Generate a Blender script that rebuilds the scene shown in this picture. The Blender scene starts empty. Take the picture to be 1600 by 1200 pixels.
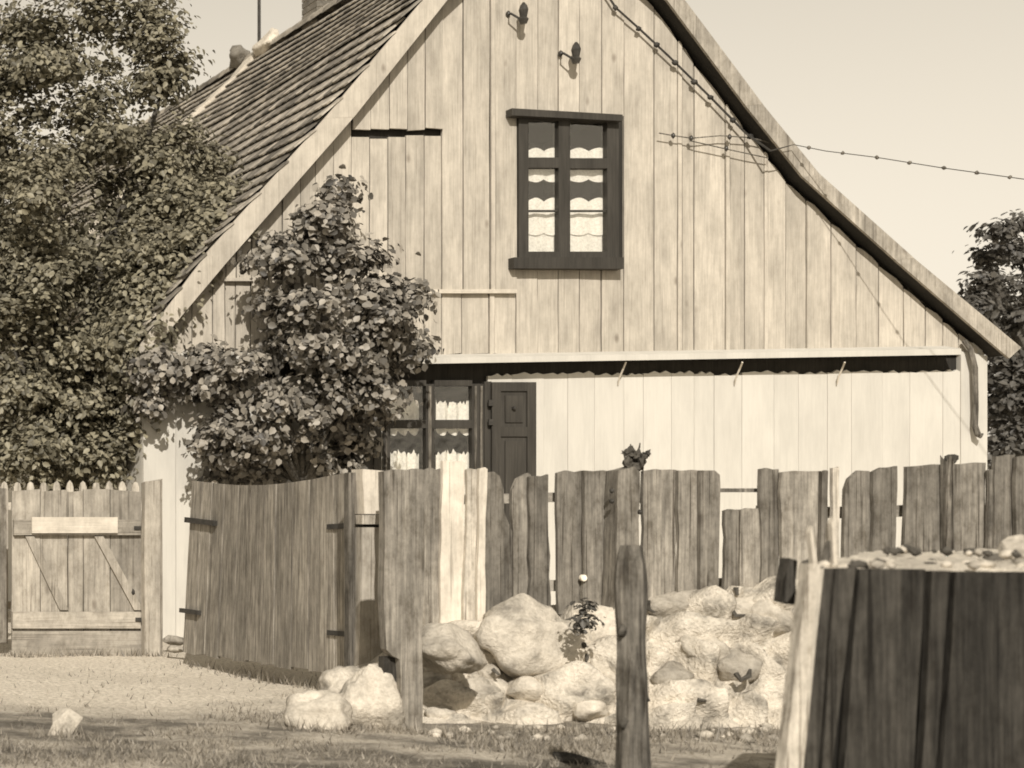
import bpy, math, random
import numpy as np
from mathutils import Vector, noise

# ------------------------------------------------------------------ camera, sky, sun, exposure
F, VX, VY, EYE = 2800.0, -730.0, 800.0, 1.2       # focal length, foot of the optical axis (photo px), eye height
sc = bpy.context.scene
cam = bpy.data.cameras.new('camera'); camo = bpy.data.objects.new('camera', cam)
sc.collection.objects.link(camo); sc.camera = camo
camo.location = (0, 0, EYE); camo.rotation_euler = (math.radians(90), 0, 0)
cam.sensor_width = 36; cam.lens = 36 * F / 1600
cam.shift_x = (800 - VX) / 1600; cam.shift_y = (VY - 600) / 1600
cam.clip_end = 3000
cam.dof.use_dof = True; cam.dof.focus_distance = 14.5; cam.dof.aperture_fstop = 3.4

SUN = Vector((0.35, 1.0, -0.72)).normalized()       # travel direction of the light
world = bpy.data.worlds.new('World'); sc.world = world; world.use_nodes = True
nt = world.node_tree; nt.nodes.clear()
sky = nt.nodes.new('ShaderNodeTexSky'); sky.sky_type = 'NISHITA'; sky.sun_disc = False
sky.sun_elevation = math.asin(-SUN.z)
sky.sun_rotation = math.atan2(-SUN.x, -SUN.y)
sky.dust_density = 0.6; sky.air_density = 1.0; sky.ozone_density = 1.0
bw = nt.nodes.new('ShaderNodeSeparateColor')       # old film answers mostly to blue: take that channel, tone it sepia
tint = nt.nodes.new('ShaderNodeMix'); tint.data_type = 'RGBA'; tint.blend_type = 'MULTIPLY'
tint.inputs[0].default_value = 1.0; tint.inputs[7].default_value = (1.0, 0.905, 0.75, 1)
bg = nt.nodes.new('ShaderNodeBackground'); bg.inputs[1].default_value = 0.132
wo = nt.nodes.new('ShaderNodeOutputWorld')
nt.links.new(sky.outputs[0], bw.inputs[0]); nt.links.new(bw.outputs[2], tint.inputs[6])
nt.links.new(tint.outputs[2], bg.inputs[0]); nt.links.new(bg.outputs[0], wo.inputs[0])
sl = bpy.data.lights.new('sun', 'SUN'); sl.energy = 5.0; sl.angle = math.radians(0.6); sl.color = (1.0, 0.94, 0.86)
so = bpy.data.objects.new('sun', sl); sc.collection.objects.link(so)
so.rotation_euler = SUN.to_track_quat('-Z', 'Y').to_euler()
vs = sc.view_settings; vs.view_transform = 'Standard'; vs.look = 'None'; vs.exposure = -0.15; vs.gamma = 1.0
vs.use_curve_mapping = False
sc.cycles.max_bounces = 6; sc.cycles.filter_width = 1.8
sc.cycles.transparent_max_bounces = 8

rnd = random.Random(11)
nrg = np.random.default_rng(5)

# ------------------------------------------------------------------ helpers
def W(px, py, d):
    return Vector(((px - VX) * d / F, d, EYE + (VY - py) * d / F))
def XZ(px, py, d):
    p = W(px, py, d); return (p.x, p.z)
def sep(v, k=0.0):
    return (v * (1.055 + k), v * 0.96, v * (0.805 - k), 1)

ORG = {}
def link(o, parent=None, origin=(0, 0, 0)):
    sc.collection.objects.link(o)
    origin = Vector(origin); ORG[o.name] = origin
    if parent is not None:
        o.parent = parent; o.location = origin - ORG[parent.name]
    else:
        o.location = origin
    return o
def tag(o, label=None, cat=None, group=None, kind=None):
    if label: o['label'] = label
    if cat: o['category'] = cat
    if group: o['group'] = group
    if kind: o['kind'] = kind
    return o
def empty(name, loc, label=None, cat=None, group=None):
    e = bpy.data.objects.new(name, None); e.empty_display_size = 0.1
    link(e, None, loc); return tag(e, label, cat, group)
def mk(name, verts, faces, mat, parent=None, origin=None, smooth=False):
    V = [Vector(v) for v in verts]
    if origin is None:
        xs = [v.x for v in V]; ys = [v.y for v in V]; zs = [v.z for v in V]
        origin = Vector(((min(xs) + max(xs)) / 2, (min(ys) + max(ys)) / 2, min(zs)))
    origin = Vector(origin)
    me = bpy.data.meshes.new(name)
    me.from_pydata([tuple(v - origin) for v in V], [], faces)
    if mat: me.materials.append(mat)
    if smooth: me.polygons.foreach_set('use_smooth', [True] * len(me.polygons))
    me.update()
    return link(bpy.data.objects.new(name, me), parent, origin)
def np_mesh(name, verts, faces, mat, parent=None, origin=(0, 0, 0), kind=None):
    verts = np.asarray(verts, dtype=np.float32) - np.asarray(origin, dtype=np.float32)
    faces = np.asarray(faces, dtype=np.int32); k = faces.shape[1]
    me = bpy.data.meshes.new(name)
    me.vertices.add(len(verts)); me.vertices.foreach_set('co', verts.ravel())
    me.loops.add(faces.size); me.loops.foreach_set('vertex_index', faces.ravel())
    me.polygons.add(len(faces))
    me.polygons.foreach_set('loop_start', np.arange(0, faces.size, k, dtype=np.int32))
    me.polygons.foreach_set('loop_total', np.full(len(faces), k, dtype=np.int32))
    me.materials.append(mat); me.update(calc_edges=True); me.validate()
    o = link(bpy.data.objects.new(name, me), parent, origin)
    if kind: o['kind'] = kind
    return o
def prism(outline, y, t):
    """outline (X,Z) counter-clockwise seen from the camera, front at y, thickness t away from camera"""
    n = len(outline)
    yf = y if callable(y) else (lambda x, z: y)
    v = [(x, yf(x, z), z) for x, z in outline] + [(x, yf(x, z) + t, z) for x, z in outline]
    f = [list(range(n)), list(range(2 * n - 1, n - 1, -1))]
    f += [[i, n + i, n + (i + 1) % n, (i + 1) % n] for i in range(n)]
    return v, f
def slab(name, outline, y, t, mat, parent=None, origin=None):
    v, f = prism(outline, y, t); return mk(name, v, f, mat, parent, origin)
def box(name, a, b, mat, parent=None):
    (x0, y0, z0), (x1, y1, z1) = a, b
    return slab(name, [(x0, z0), (x1, z0), (x1, z1), (x0, z1)], y0, y1 - y0, mat, parent)
def rect_px(name, x0, y0, x1, y1, d, t, mat, parent=None):
    return slab(name, [XZ(x0, y1, d), XZ(x1, y1, d), XZ(x1, y0, d), XZ(x0, y0, d)], d, t, mat, parent)
def board(name, bl, br, tr, tl, y, t, mat, parent=None, jit=0.004, n=3, tops=None, yaw=0.0, lean=0.0):
    """upright board from 4 corners (X,Z) with slightly uneven edges; tops: extra points from right to left along the top"""
    o = [bl, br]
    for k in range(1, n + 1):
        s = k / (n + 1); o.append((br[0] + (tr[0] - br[0]) * s + rnd.uniform(-jit, jit), br[1] + (tr[1] - br[1]) * s))
    o.append(tr)
    if tops: o += tops
    o.append(tl)
    for k in range(n, 0, -1):
        s = k / (n + 1); o.append((bl[0] + (tl[0] - bl[0]) * s + rnd.uniform(-jit, jit), bl[1] + (tl[1] - bl[1]) * s))
    cx = (bl[0] + br[0]) / 2; z0 = bl[1]
    return slab(name, o, lambda x, z: y + (x - cx) * yaw + (z - z0) * lean, t, mat, parent)
def tube(points, radii, seg=7, wob=0.0, caps=True):
    v, f = [], []
    n = len(points); P = [Vector(p) for p in points]
    for i in range(n):
        d = (P[min(i + 1, n - 1)] - P[max(i - 1, 0)]).normalized()
        a = d.cross(Vector((0.13, 0.9, 0.31))); a.normalize(); b = d.cross(a)
        for k in range(seg):
            t = 2 * math.pi * k / seg
            r = radii[i] * (1 + wob * noise.noise(P[i] * 3 + Vector((k * 1.7, 0, 0))))
            v.append(P[i] + (a * math.cos(t) + b * math.sin(t)) * r)
    for i in range(n - 1):
        for k in range(seg):
            f.append([i * seg + k, (i + 1) * seg + k, (i + 1) * seg + (k + 1) % seg, i * seg + (k + 1) % seg])
    if caps:
        f.append(list(range(seg))); f.append(list(range(n * seg - 1, (n - 1) * seg - 1, -1)))
    return v, f
def merge(*vf):
    V, Fc = [], []
    for v, f in vf:
        k = len(V); V += list(v); Fc += [[i + k for i in q] for q in f]
    return V, Fc
_ico = {}
def ico(sub):
    if sub not in _ico:
        import bmesh
        bm = bmesh.new(); bmesh.ops.create_icosphere(bm, subdivisions=sub, radius=1.0)
        bm.verts.ensure_lookup_table()
        _ico[sub] = ([v.co.copy() for v in bm.verts], [[v.index for v in f.verts] for f in bm.faces]); bm.free()
    return _ico[sub]
def stone(name, c, r, mat, parent=None, sub=3, rough=0.22, seed=0, facet=False, rot=0.0):
    v, f = ico(sub); off = Vector((seed * 7.3, seed * 3.1, seed * 1.7)); out = []
    cr, sr = math.cos(rot), math.sin(rot)
    for p in v:
        q = p.copy()
        # flatten against a few random planes so the stone is blocky rather than round
        for k in range(6):
            nn = Vector((math.sin(seed * 1.3 + k * 2.1), math.cos(seed * 2.7 + k * 1.9), math.sin(seed * 0.9 + k * 3.7))).normalized()
            dd = q.dot(nn); lim = 0.70 + 0.10 * math.sin(seed * 1.7 + k * 2.3)
            if dd > lim: q -= nn * (dd - lim) * 0.93
        m = 1 + rough * noise.noise(p * 1.3 + off) + rough * 0.45 * noise.noise(p * 3.5 + off) + rough * 0.15 * noise.noise(p * 9 + off)
        x, y, z = q.x * r[0] * m, q.y * r[1] * m, q.z * r[2] * m
        out.append(Vector((c[0] + x * cr - z * sr, c[1] + y, c[2] + x * sr + z * cr)))
    return mk(name, out, f, mat, parent, origin=c, smooth=not facet)

# ------------------------------------------------------------------ materials
def newmat(name):
    m = bpy.data.materials.new(name); m.use_nodes = True
    t = m.node_tree; t.nodes.clear()
    out = t.nodes.new('ShaderNodeOutputMaterial'); b = t.nodes.new('ShaderNodeBsdfPrincipled')
    t.links.new(b.outputs[0], out.inputs[0]); return m, t, b, out
def N(t, kind, **kw):
    n = t.nodes.new(kind)
    for k, v in kw.items(): setattr(n, k, v)
    return n
def ramp(t, stops):
    r = t.nodes.new('ShaderNodeValToRGB'); e = r.color_ramp.elements
    while len(e) < len(stops): e.new(0.5)
    for q, (p, c) in zip(e, stops): q.position = p; q.color = c
    return r
def mixc(t, mode, fac, a, b):
    m = t.nodes.new('ShaderNodeMix'); m.data_type = 'RGBA'; m.blend_type = mode
    for s, v in ((0, fac), (6, a), (7, b)):
        if hasattr(v, 'is_linked') or hasattr(v, 'links'): t.links.new(v, m.inputs[s])
        else: m.inputs[s].default_value = v
    return m.outputs[2]
def coords(t, rand=True, island=False):
    tc = N(t, 'ShaderNodeTexCoord'); src = tc.outputs['Object']; r = None
    if rand:
        if island: r = N(t, 'ShaderNodeNewGeometry').outputs['Random Per Island']
        else: r = N(t, 'ShaderNodeObjectInfo').outputs['Random']
        mu = N(t, 'ShaderNodeMath', operation='MULTIPLY'); mu.inputs[1].default_value = 73.0; t.links.new(r, mu.inputs[0])
        ad = N(t, 'ShaderNodeVectorMath', operation='ADD'); t.links.new(src, ad.inputs[0]); t.links.new(mu.outputs[0], ad.inputs[1])
        src = ad.outputs[0]
    return src, r
def nz(t, src, scale, sx=1, sy=1, sz=1, detail=4, rough=0.6):
    mp = N(t, 'ShaderNodeMapping'); mp.inputs['Scale'].default_value = (sx, sy, sz); t.links.new(src, mp.inputs[0])
    n = N(t, 'ShaderNodeTexNoise'); n.inputs['Scale'].default_value = scale; n.inputs['Detail'].default_value = detail
    n.inputs['Roughness'].default_value = rough; t.links.new(mp.outputs[0], n.inputs['Vector']); return n.outputs['Fac']
def bump(t, b, h, strength, dist=0.01):
    n = N(t, 'ShaderNodeBump'); n.inputs['Strength'].default_value = strength; n.inputs['Distance'].default_value = dist
    t.links.new(h, n.inputs['Height']); t.links.new(n.outputs[0], b.inputs['Normal'])
def vary(t, r, lo, hi):
    m = N(t, 'ShaderNodeMapRange'); m.inputs[3].default_value = lo; m.inputs[4].default_value = hi
    t.links.new(r, m.inputs[0]); return m.outputs[0]
def wood(name, lo, hi, spread=(0.8, 1.15), grain=1.0, stain=0.35, knots=True, rough=0.85, axis='z', k=0.0, age=0.0):
    m, t, b, out = newmat(name); src, r = coords(t)
    st = {'z': (1, 1, 0.045), 'x': (0.045, 1, 1)}[axis]
    g = nz(t, src, 60, *st, detail=5, rough=0.65)
    c = ramp(t, [(0.30, sep(lo, k)), (0.52, sep((lo + hi) / 2, k)), (0.72, sep(hi, k))]); t.links.new(g, c.inputs[0])
    col = c.outputs[0]
    s2 = nz(t, src, 5, 1, 1, 0.3 if axis == 'z' else 1, detail=4, rough=0.6)
    c2 = ramp(t, [(0.30, (1 - stain,) * 3 + (1,)), (0.6, (1, 1, 1, 1))]); t.links.new(s2, c2.inputs[0])
    col = mixc(t, 'MULTIPLY', 1.0, col, c2.outputs[0])
    if knots:
        vo = N(t, 'ShaderNodeTexVoronoi'); vo.inputs['Scale'].default_value = 4.2
        mp = N(t, 'ShaderNodeMapping'); mp.inputs['Scale'].default_value = (1, 1, 0.5) if axis == 'z' else (0.5, 1, 1)
        t.links.new(src, mp.inputs[0]); t.links.new(mp.outputs[0], vo.inputs['Vector'])
        c3 = ramp(t, [(0.03, (0.45, 0.42, 0.40, 1)), (0.12, (1, 1, 1, 1))]); t.links.new(vo.outputs['Distance'], c3.inputs[0])
        col = mixc(t, 'MULTIPLY', 0.75, col, c3.outputs[0])
    if age > 0:
        st2 = (1, 1, 0.016) if axis == 'z' else (0.016, 1, 1)
        ck = nz(t, src, 75, *st2, detail=3, rough=0.5)
        c4 = ramp(t, [(0.33, (0.30, 0.28, 0.26, 1)), (0.40, (1, 1, 1, 1))]); t.links.new(ck, c4.inputs[0])
        col = mixc(t, 'MULTIPLY', min(1, age), col, c4.outputs[0])
        bl = nz(t, src, 13, 1, 1, 0.6, detail=7, rough=0.75)
        c5 = ramp(t, [(0.34, (0.52, 0.50, 0.47, 1)), (0.5, (0.95, 0.95, 0.95, 1)), (0.68, (1.35, 1.35, 1.35, 1))]); t.links.new(bl, c5.inputs[0])
        col = mixc(t, 'MULTIPLY', min(1, age), col, c5.outputs[0])
    v = vary(t, r, *spread); cv = N(t, 'ShaderNodeCombineColor')
    for i in range(3): t.links.new(v, cv.inputs[i])
    col = mixc(t, 'MULTIPLY', 1.0, col, cv.outputs[0])
    t.links.new(col, b.inputs['Base Color']); b.inputs['Roughness'].default_value = rough
    b.inputs['Specular IOR Level'].default_value = 0.2
    bump(t, b, g, 0.5 * grain, 0.008)
    return m
def mottled(name, lo, hi, scale=6, scale2=40, rough=0.9, bmp=0.4, dist=0.02, rand=True, spread=(0.85, 1.12), k=0.0, island=False, mid=None, spec=0.2):
    m, t, b, out = newmat(name); src, r = coords(t, rand, island)
    a = nz(t, src, scale, detail=6, rough=0.62)
    stops = [(0.34, sep(lo, k)), (0.66, sep(hi, k))]
    if mid is not None: stops.insert(1, (0.5, sep(mid, k)))
    c = ramp(t, stops); t.links.new(a, c.inputs[0]); col = c.outputs[0]
    a2 = nz(t, src, scale2, detail=3); c2 = ramp(t, [(0.3, (0.72, 0.71, 0.69, 1)), (0.65, (1.05, 1.05, 1.05, 1))]); t.links.new(a2, c2.inputs[0])
    col = mixc(t, 'MULTIPLY', 0.8, col, c2.outputs[0])
    if r is not None:
        v = vary(t, r, *spread); cv = N(t, 'ShaderNodeCombineColor')
        for i in range(3): t.links.new(v, cv.inputs[i])
        col = mixc(t, 'MULTIPLY', 1.0, col, cv.outputs[0])
    t.links.new(col, b.inputs['Base Color']); b.inputs['Roughness'].default_value = rough
    b.inputs['Specular IOR Level'].default_value = spec
    if bmp: bump(t, b, a2, bmp, dist)
    return m
def leafmat(name, lo, hi, k=0.0, trans=0.25, sep=sep):
    m, t, b, out = newmat(name)
    r = N(t, 'ShaderNodeNewGeometry').outputs['Random Per Island']
    c = ramp(t, [(0.0, sep(lo, k)), (1.0, sep(hi, k))]); t.links.new(r, c.inputs[0])
    t.links.new(c.outputs[0], b.inputs['Base Color']); b.inputs['Roughness'].default_value = 0.5
    b.inputs['Specular IOR Level'].default_value = 0.35
    tr = N(t, 'ShaderNodeBsdfTranslucent'); t.links.new(c.outputs[0], tr.inputs[0])
    mx = N(t, 'ShaderNodeMixShader'); mx.inputs[0].default_value = trans
    t.links.new(b.outputs[0], mx.inputs[1]); t.links.new(tr.outputs[0], mx.inputs[2]); t.links.new(mx.outputs[0], out.inputs[0])
    return m
def glassmat(name):
    m, t, b, out = newmat(name)
    tr = N(t, 'ShaderNodeBsdfTransparent'); tr.inputs[0].default_value = (0.985, 0.98, 0.97, 1)
    gl = N(t, 'ShaderNodeBsdfGlossy'); gl.inputs['Roughness'].default_value = 0.04; gl.inputs[0].default_value = (0.95, 0.92, 0.86, 1)
    tc = N(t, 'ShaderNodeTexCoord'); nn = nz(t, tc.outputs['Object'], 5, detail=2)
    bp = N(t, 'ShaderNodeBump'); bp.inputs['Strength'].default_value = 0.25; bp.inputs['Distance'].default_value = 0.02
    t.links.new(nn, bp.inputs['Height']); t.links.new(bp.outputs[0], gl.inputs['Normal'])
    mx = N(t, 'ShaderNodeMixShader'); mx.inputs[0].default_value = 0.09
    t.links.new(tr.outputs[0], mx.inputs[1]); t.links.new(gl.outputs[0], mx.inputs[2]); t.links.new(mx.outputs[0], out.inputs[0])
    return m

M = {}
M['gable'] = wood('gable_planks', 0.40, 0.55, spread=(0.90, 1.08), stain=0.28, grain=0.5, age=0.22)
M['white_board'] = wood('whitewashed_planks', 0.53, 0.58, spread=(0.975, 1.02), stain=0.13, knots=False, grain=0.2, k=-.05)
M['verge_grey'] = wood('worn_verge_boards', 0.26, 0.46, spread=(0.9, 1.1), stain=0.35, grain=1.0, age=0.6)
M['verge'] = wood('verge_boards', 0.44, 0.56, spread=(0.94, 1.05), stain=0.25, knots=True, grain=0.6, age=0.25)
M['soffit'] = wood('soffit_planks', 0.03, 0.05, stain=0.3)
M['fence'] = wood('weathered_fence', 0.16, 0.36, spread=(0.60, 1.25), stain=0.4, grain=1.4, age=0.9)
M['fence_pale'] = wood('pale_fence', 0.38, 0.60, spread=(0.9, 1.1), stain=0.4, age=0.8, grain=1.2)
M['fence_white'] = wood('limed_fence', 0.58, 0.74, spread=(0.95, 1.05), stain=0.25, age=0.45)
M['fence_dark'] = wood('dark_fence', 0.14, 0.29, spread=(0.8, 1.15), stain=0.45, grain=1.4, age=0.9)
M['gate'] = wood('sun_bleached_gate', 0.30, 0.45, spread=(0.85, 1.1), stain=0.35, age=0.6)
M['gate_rail'] = wood('gate_rail', 0.30, 0.46, spread=(0.85, 1.1), stain=0.35, axis='x', age=0.6)
M['rail_pale'] = wood('pale_rail', 0.52, 0.66, spread=(0.95, 1.05), stain=0.2, axis='x', age=0.3)
M['biggate'] = wood('streaky_gate', 0.13, 0.47, spread=(0.75, 1.15), stain=0.35, grain=1.5, age=0.55)
M['post'] = wood('old_post', 0.07, 0.28, spread=(0.85, 1.1), stain=0.5, grain=2.0, age=1.0)
M['tar'] = wood('tarred_planks', 0.022, 0.085, spread=(0.7, 1.25), stain=0.5, grain=1.5, rough=0.7, age=0.9)
M['frame'] = wood('dark_window_paint', 0.038, 0.065, spread=(0.95, 1.05), stain=0.3, knots=False, grain=0.5, rough=0.55)
M['iron'] = mottled('rusty_iron', 0.02, 0.05, 12, 80, rough=0.7, bmp=0.2, spec=0.4)
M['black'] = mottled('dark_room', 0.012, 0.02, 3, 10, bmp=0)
M['stonew'] = mottled('limed_stone', 0.22, 0.62, 4.5, 45, bmp=0.6, dist=0.02, mid=0.48)
M['stoneg'] = mottled('grey_stone', 0.20, 0.46, 4.0, 34, bmp=0.6, dist=0.03)
M['lime'] = mottled('lime_rubble', 0.22, 0.70, 6.0, 55, bmp=0.8, dist=0.025, rand=False, mid=0.57)
M['tile'] = mottled('clay_roof_tiles', 0.15, 0.36, 4, 30, bmp=0.3, dist=0.01, spread=(0.55, 1.7), island=True)
M['tile_one'] = mottled('clay_roof_tile', 0.15, 0.36, 4, 30, bmp=0.3, dist=0.01, spread=(0.55, 1.7))
M['mortar'] = mottled('lime_mortar', 0.45, 0.62, 5, 30, bmp=0.5)
M['brick'] = mottled('chimney_brick', 0.13, 0.24, 5, 40, bmp=0.5)
M['cloth'] = mottled('white_curtain', 0.84, 0.90, 8, 50, bmp=0.1, spread=(0.97, 1.02), k=-.08)
M['glass'] = glassmat('window_glass')
M['bush'] = leafmat('bush_leaves', 0.045, 0.36, k=0.0, trans=.15)
M['tree'] = leafmat('tree_leaves', 0.09, 0.36, k=0, trans=0.34, sep=lambda v, k: (v * 1.04, v * .95, v * .68, 1))
M['tree2'] = leafmat('far_tree_leaves', 0.05, 0.15, k=-0.02)
M['bark'] = mottled('bark', 0.05, 0.12, 6, 30, bmp=0.8, dist=0.03)
M['grass'] = leafmat('dry_grass', 0.12, 0.44, k=0.01, trans=0.35)
M['porcelain'] = mottled('dark_insulator', 0.03, 0.06, 8, 40, rough=0.35, bmp=0, spec=0.5)
M['enamel'] = mottled('white_disc', 0.84, 0.88, 8, 40, rough=0.4, bmp=0)
M['sand'] = mottled('pale_sand', 0.50, 0.76, 5, 60, bmp=0.8, dist=0.03, rand=False)

def groundmat():
    m, t, b, out = newmat('dry_turf_and_sand')
    g = N(t, 'ShaderNodeNewGeometry'); src = g.outputs['Position']
    a = nz(t, src, 0.55, 1.0, 0.9, 1, detail=5, rough=0.65)
    # trodden sandy way by the two gates: brighter, less turf
    sx = N(t, 'ShaderNodeSeparateXYZ'); t.links.new(src, sx.inputs[0])
    mr = N(t, 'ShaderNodeMapRange'); mr.inputs[1].default_value = 10.2; mr.inputs[2].default_value = 12.6; mr.interpolation_type = 'SMOOTHSTEP'
    t.links.new(sx.outputs[1], mr.inputs[0])
    n2 = nz(t, src, 2.2, detail=5); ad = N(t, 'ShaderNodeMath', operation='MULTIPLY_ADD'); ad.inputs[1].default_value = 0.58
    t.links.new(mr.outputs[0], ad.inputs[0])
    s3 = N(t, 'ShaderNodeMath', operation='ADD'); t.links.new(a, s3.inputs[0]); t.links.new(n2, s3.inputs[1])
    s4 = N(t, 'ShaderNodeMath', operation='MULTIPLY'); s4.inputs[1].default_value = 0.5; t.links.new(s3.outputs[0], s4.inputs[0])
    t.links.new(s4.outputs[0], ad.inputs[2])
    c = ramp(t, [(0.38, sep(0.08)), (0.47, sep(0.20)), (0.56, sep(0.48)), (0.80, sep(0.70))]); t.links.new(ad.outputs[0], c.inputs[0])
    f = nz(t, src, 38, 1, 0.8, 1, detail=4, rough=0.7); c2 = ramp(t, [(0.33, (0.6, 0.58, 0.55, 1)), (0.62, (1.08, 1.08, 1.08, 1))]); t.links.new(f, c2.inputs[0])
    t.links.new(mixc(t, 'MULTIPLY', 1.0, c.outputs[0], c2.outputs[0]), b.inputs['Base Color'])
    b.inputs['Roughness'].default_value = 0.95; b.inputs['Specular IOR Level'].default_value = 0.1
    bump(t, b, f, 0.8, 0.03); return m
M['ground'] = groundmat()

# ------------------------------------------------------------------ ground
def gz(x, y):
    near = max(0.0, 1 - abs(y - 11) / 14)
    return near * (0.035 * noise.noise(Vector((x * 0.7, y * 0.7, 3))) + 0.02 * noise.noise(Vector((x * 2.3, y * 2.3, 9))))
xs = np.concatenate([[-900, -300, -90, -30, -8, -2], np.linspace(0, 16, 129), [18, 24, 40, 100, 300, 900]])
ys = np.concatenate([[-200, -40, -8, 0, 4], np.linspace(6, 18, 97), [20, 26, 40, 90, 250, 700, 1800]])
gv = [(x, y, gz(x, y)) for y in ys for x in xs]; nx = len(xs)
gf = [[j * nx + i, j * nx + i + 1, (j + 1) * nx + i + 1, (j + 1) * nx + i] for j in range(len(ys) - 1) for i in range(nx - 1)]
tag(mk('ground', gv, gf, M['ground'], None, (0, 0, 0), True), 'dry trodden turf and pale sand in front of the fence', 'ground', kind='structure')

# ------------------------------------------------------------------ house
D = 17.0
house = empty('farmhouse', W(880, 998, D), 'gabled wooden farmhouse with pale plank gable, whitewashed base and tiled roof', 'house')
FR = D - 0.19                                                # verge plane
# roof outline (px in the verge plane)
LT = [(868, -205), (660, 0), (507, 185), (324, 394), (218, 540)]
LB = [(872, -155), (699, 0), (553, 183), (350, 415), (238, 548)]
RT = [(868, -205), (1070, 0), (1192, 163), (1281, 272), (1428, 403), (1596, 543)]
RB = [(872, -155), (1042, 0), (1165, 165), (1255, 277), (1400, 407), (1577, 560)]
def lerp_line(line, x=None, y=None):
    for (x0, y0), (x1, y1) in zip(line, line[1:]):
        if x is not None and min(x0, x1) <= x <= max(x0, x1): return y0 + (y1 - y0) * (x - x0) / (x1 - x0)
    return None
def on_wall(p):                                              # where the soffit meets the wall, seen in px
    s = FR / D; return (VX + (p[0] - VX) * s, VY + (p[1] - VY) * s)
LBw = [on_wall(p) for p in LB]; RBw = [on_wall(p) for p in RB]
def roof_y(px):
    return lerp_line(LBw, x=px) if px < LBw[0][0] else lerp_line(RBw, x=px)

# dark sheathing behind the boards, side and back walls
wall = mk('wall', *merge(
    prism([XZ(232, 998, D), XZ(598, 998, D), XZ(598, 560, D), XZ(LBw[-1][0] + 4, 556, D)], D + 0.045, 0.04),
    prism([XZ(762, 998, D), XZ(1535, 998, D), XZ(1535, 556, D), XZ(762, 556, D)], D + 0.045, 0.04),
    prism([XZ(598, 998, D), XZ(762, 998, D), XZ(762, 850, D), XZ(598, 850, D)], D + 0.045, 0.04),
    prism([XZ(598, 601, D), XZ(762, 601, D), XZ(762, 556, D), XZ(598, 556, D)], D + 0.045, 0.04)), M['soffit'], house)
u = [(LBw[i][0] + 6, LBw[i][1] + 8) for i in range(len(LBw))]; w_ = [(RBw[i][0] - 6, RBw[i][1] + 8) for i in range(len(RBw))]
def gable_panel(x0, x1, ybot, ytop=None):
    pts = [(x0, ybot), (x1, ybot)]
    if ytop is not None: pts += [(x1, ytop), (x0, ytop)]
    else:
        mids = [p for p in (u[1:-1] + w_[:-1]) if x0 < p[0] < x1]
        mids.sort(key=lambda p: -p[0])
        def ry(x): return roof_y(x) + 8
        pts += [(x1, ry(x1))] + mids + [(x0, ry(x0))]
    return prism([XZ(px, py, D) for px, py in pts], D + 0.045, 0.03)
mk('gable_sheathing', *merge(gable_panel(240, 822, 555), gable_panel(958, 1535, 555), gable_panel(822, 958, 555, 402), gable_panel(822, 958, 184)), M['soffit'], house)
xl, xr = XZ(224, 998, D)[0], XZ(1539, 998, D)[0]
zt = XZ(0, 555, D)[1]
YB = 30.5
box('side_wall', (xl, D + 0.03, -0.05), (xl + 0.2, YB - .4, zt + 0.12), M['white_board'], house)
box('side_wall', (xr - 0.2, D + 0.03, -0.05), (xr, YB - .4, zt + 0.12), M['white_board'], house)
apx, apz = XZ(868, -190, FR)
mk('back_wall', *prism([(xl, 0), (xr, 0), (xr, zt), (apx, apz - 0.15), (xl, zt)], YB - 0.4, 0.2), M['white_board'], house)

# gable boards, each its own piece
cuts = [240, 268, 300, 332, 352, 368, 392, 418, 440, 468, 492, 520, 548, 577, 606, 634, 662, 690, 722, 764, 772, 806, 840, 872, 905, 940, 975,
        1022, 1058, 1066, 1085, 1133, 1140, 1163, 1193, 1199, 1228, 1260, 1298, 1338, 1373, 1412, 1446, 1473, 1497, 1528]
def gboard(x0, x1, yb, yt=None, off=0.0, mat=None):
    g = 1.1
    a, b_ = x0 + g * rnd.uniform(.3, 1), x1 - g * rnd.uniform(.3, 1)
    if yt is None:
        ya, yb2 = roof_y(a), roof_y(b_)
        if ya is None or yb2 is None: return
        if ya > yb - 3 and yb2 > yb - 3: return
        ya, yb2 = min(ya + rnd.uniform(3, 9), yb - 1), min(yb2 + rnd.uniform(3, 9), yb - 1); tops = [XZ(b_ + (a - b_) * q, min(yb2 + (ya - yb2) * q - rnd.uniform(1, 4), yb - .5), D) for q in (.3, .7)]
        if a < LBw[0][0] < b_: tops = [XZ(LBw[0][0], LBw[0][1] + 4, D)]
    else: ya = yb2 = yt; tops = None
    narrow = (x1 - x0) < 12
    board('board', XZ(a, yb + rnd.uniform(-1.5, 1.5), D), XZ(b_, yb + rnd.uniform(-1.5, 1.5), D), XZ(b_, yb2, D), XZ(a, ya, D),
          D - off - (0.012 if narrow else 0) + rnd.uniform(-0.006, 0.006), 0.03, mat or (M['verge'] if narrow else M['gable']), house, jit=0.003,
          tops=tops, yaw=rnd.uniform(-0.045, 0.045))
for x0, x1 in zip(cuts, cuts[1:]):
    mid = (x0 + x1) / 2
    if 806 <= mid <= 975:
        gboard(x0, x1, 553, 416); gboard(x0, x1, 180)
    elif 548 <= mid <= 690:
        gboard(x0, x1, 553, 455); gboard(x0, x1, 457, 214 + rnd.uniform(-3, 3), 0.0); gboard(x0, x1, 203 + rnd.uniform(-2, 2), None, 0.035)
    elif 340 <= mid <= 806:
        gboard(x0, x1, 553, 455 if mid > 400 else 438); gboard(x0, x1, 457 if mid > 400 else 440, None, 0.018)
    else:
        gboard(x0, x1, 553)
# drip strips where the upper boards end
rect_px('drip_strip', 668, 452, 808, 458, D - 0.05, 0.05, M['rail_pale'], house)
rect_px('drip_strip', 352, 434, 396, 439, D - 0.05, 0.05, M['verge'], house)

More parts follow.
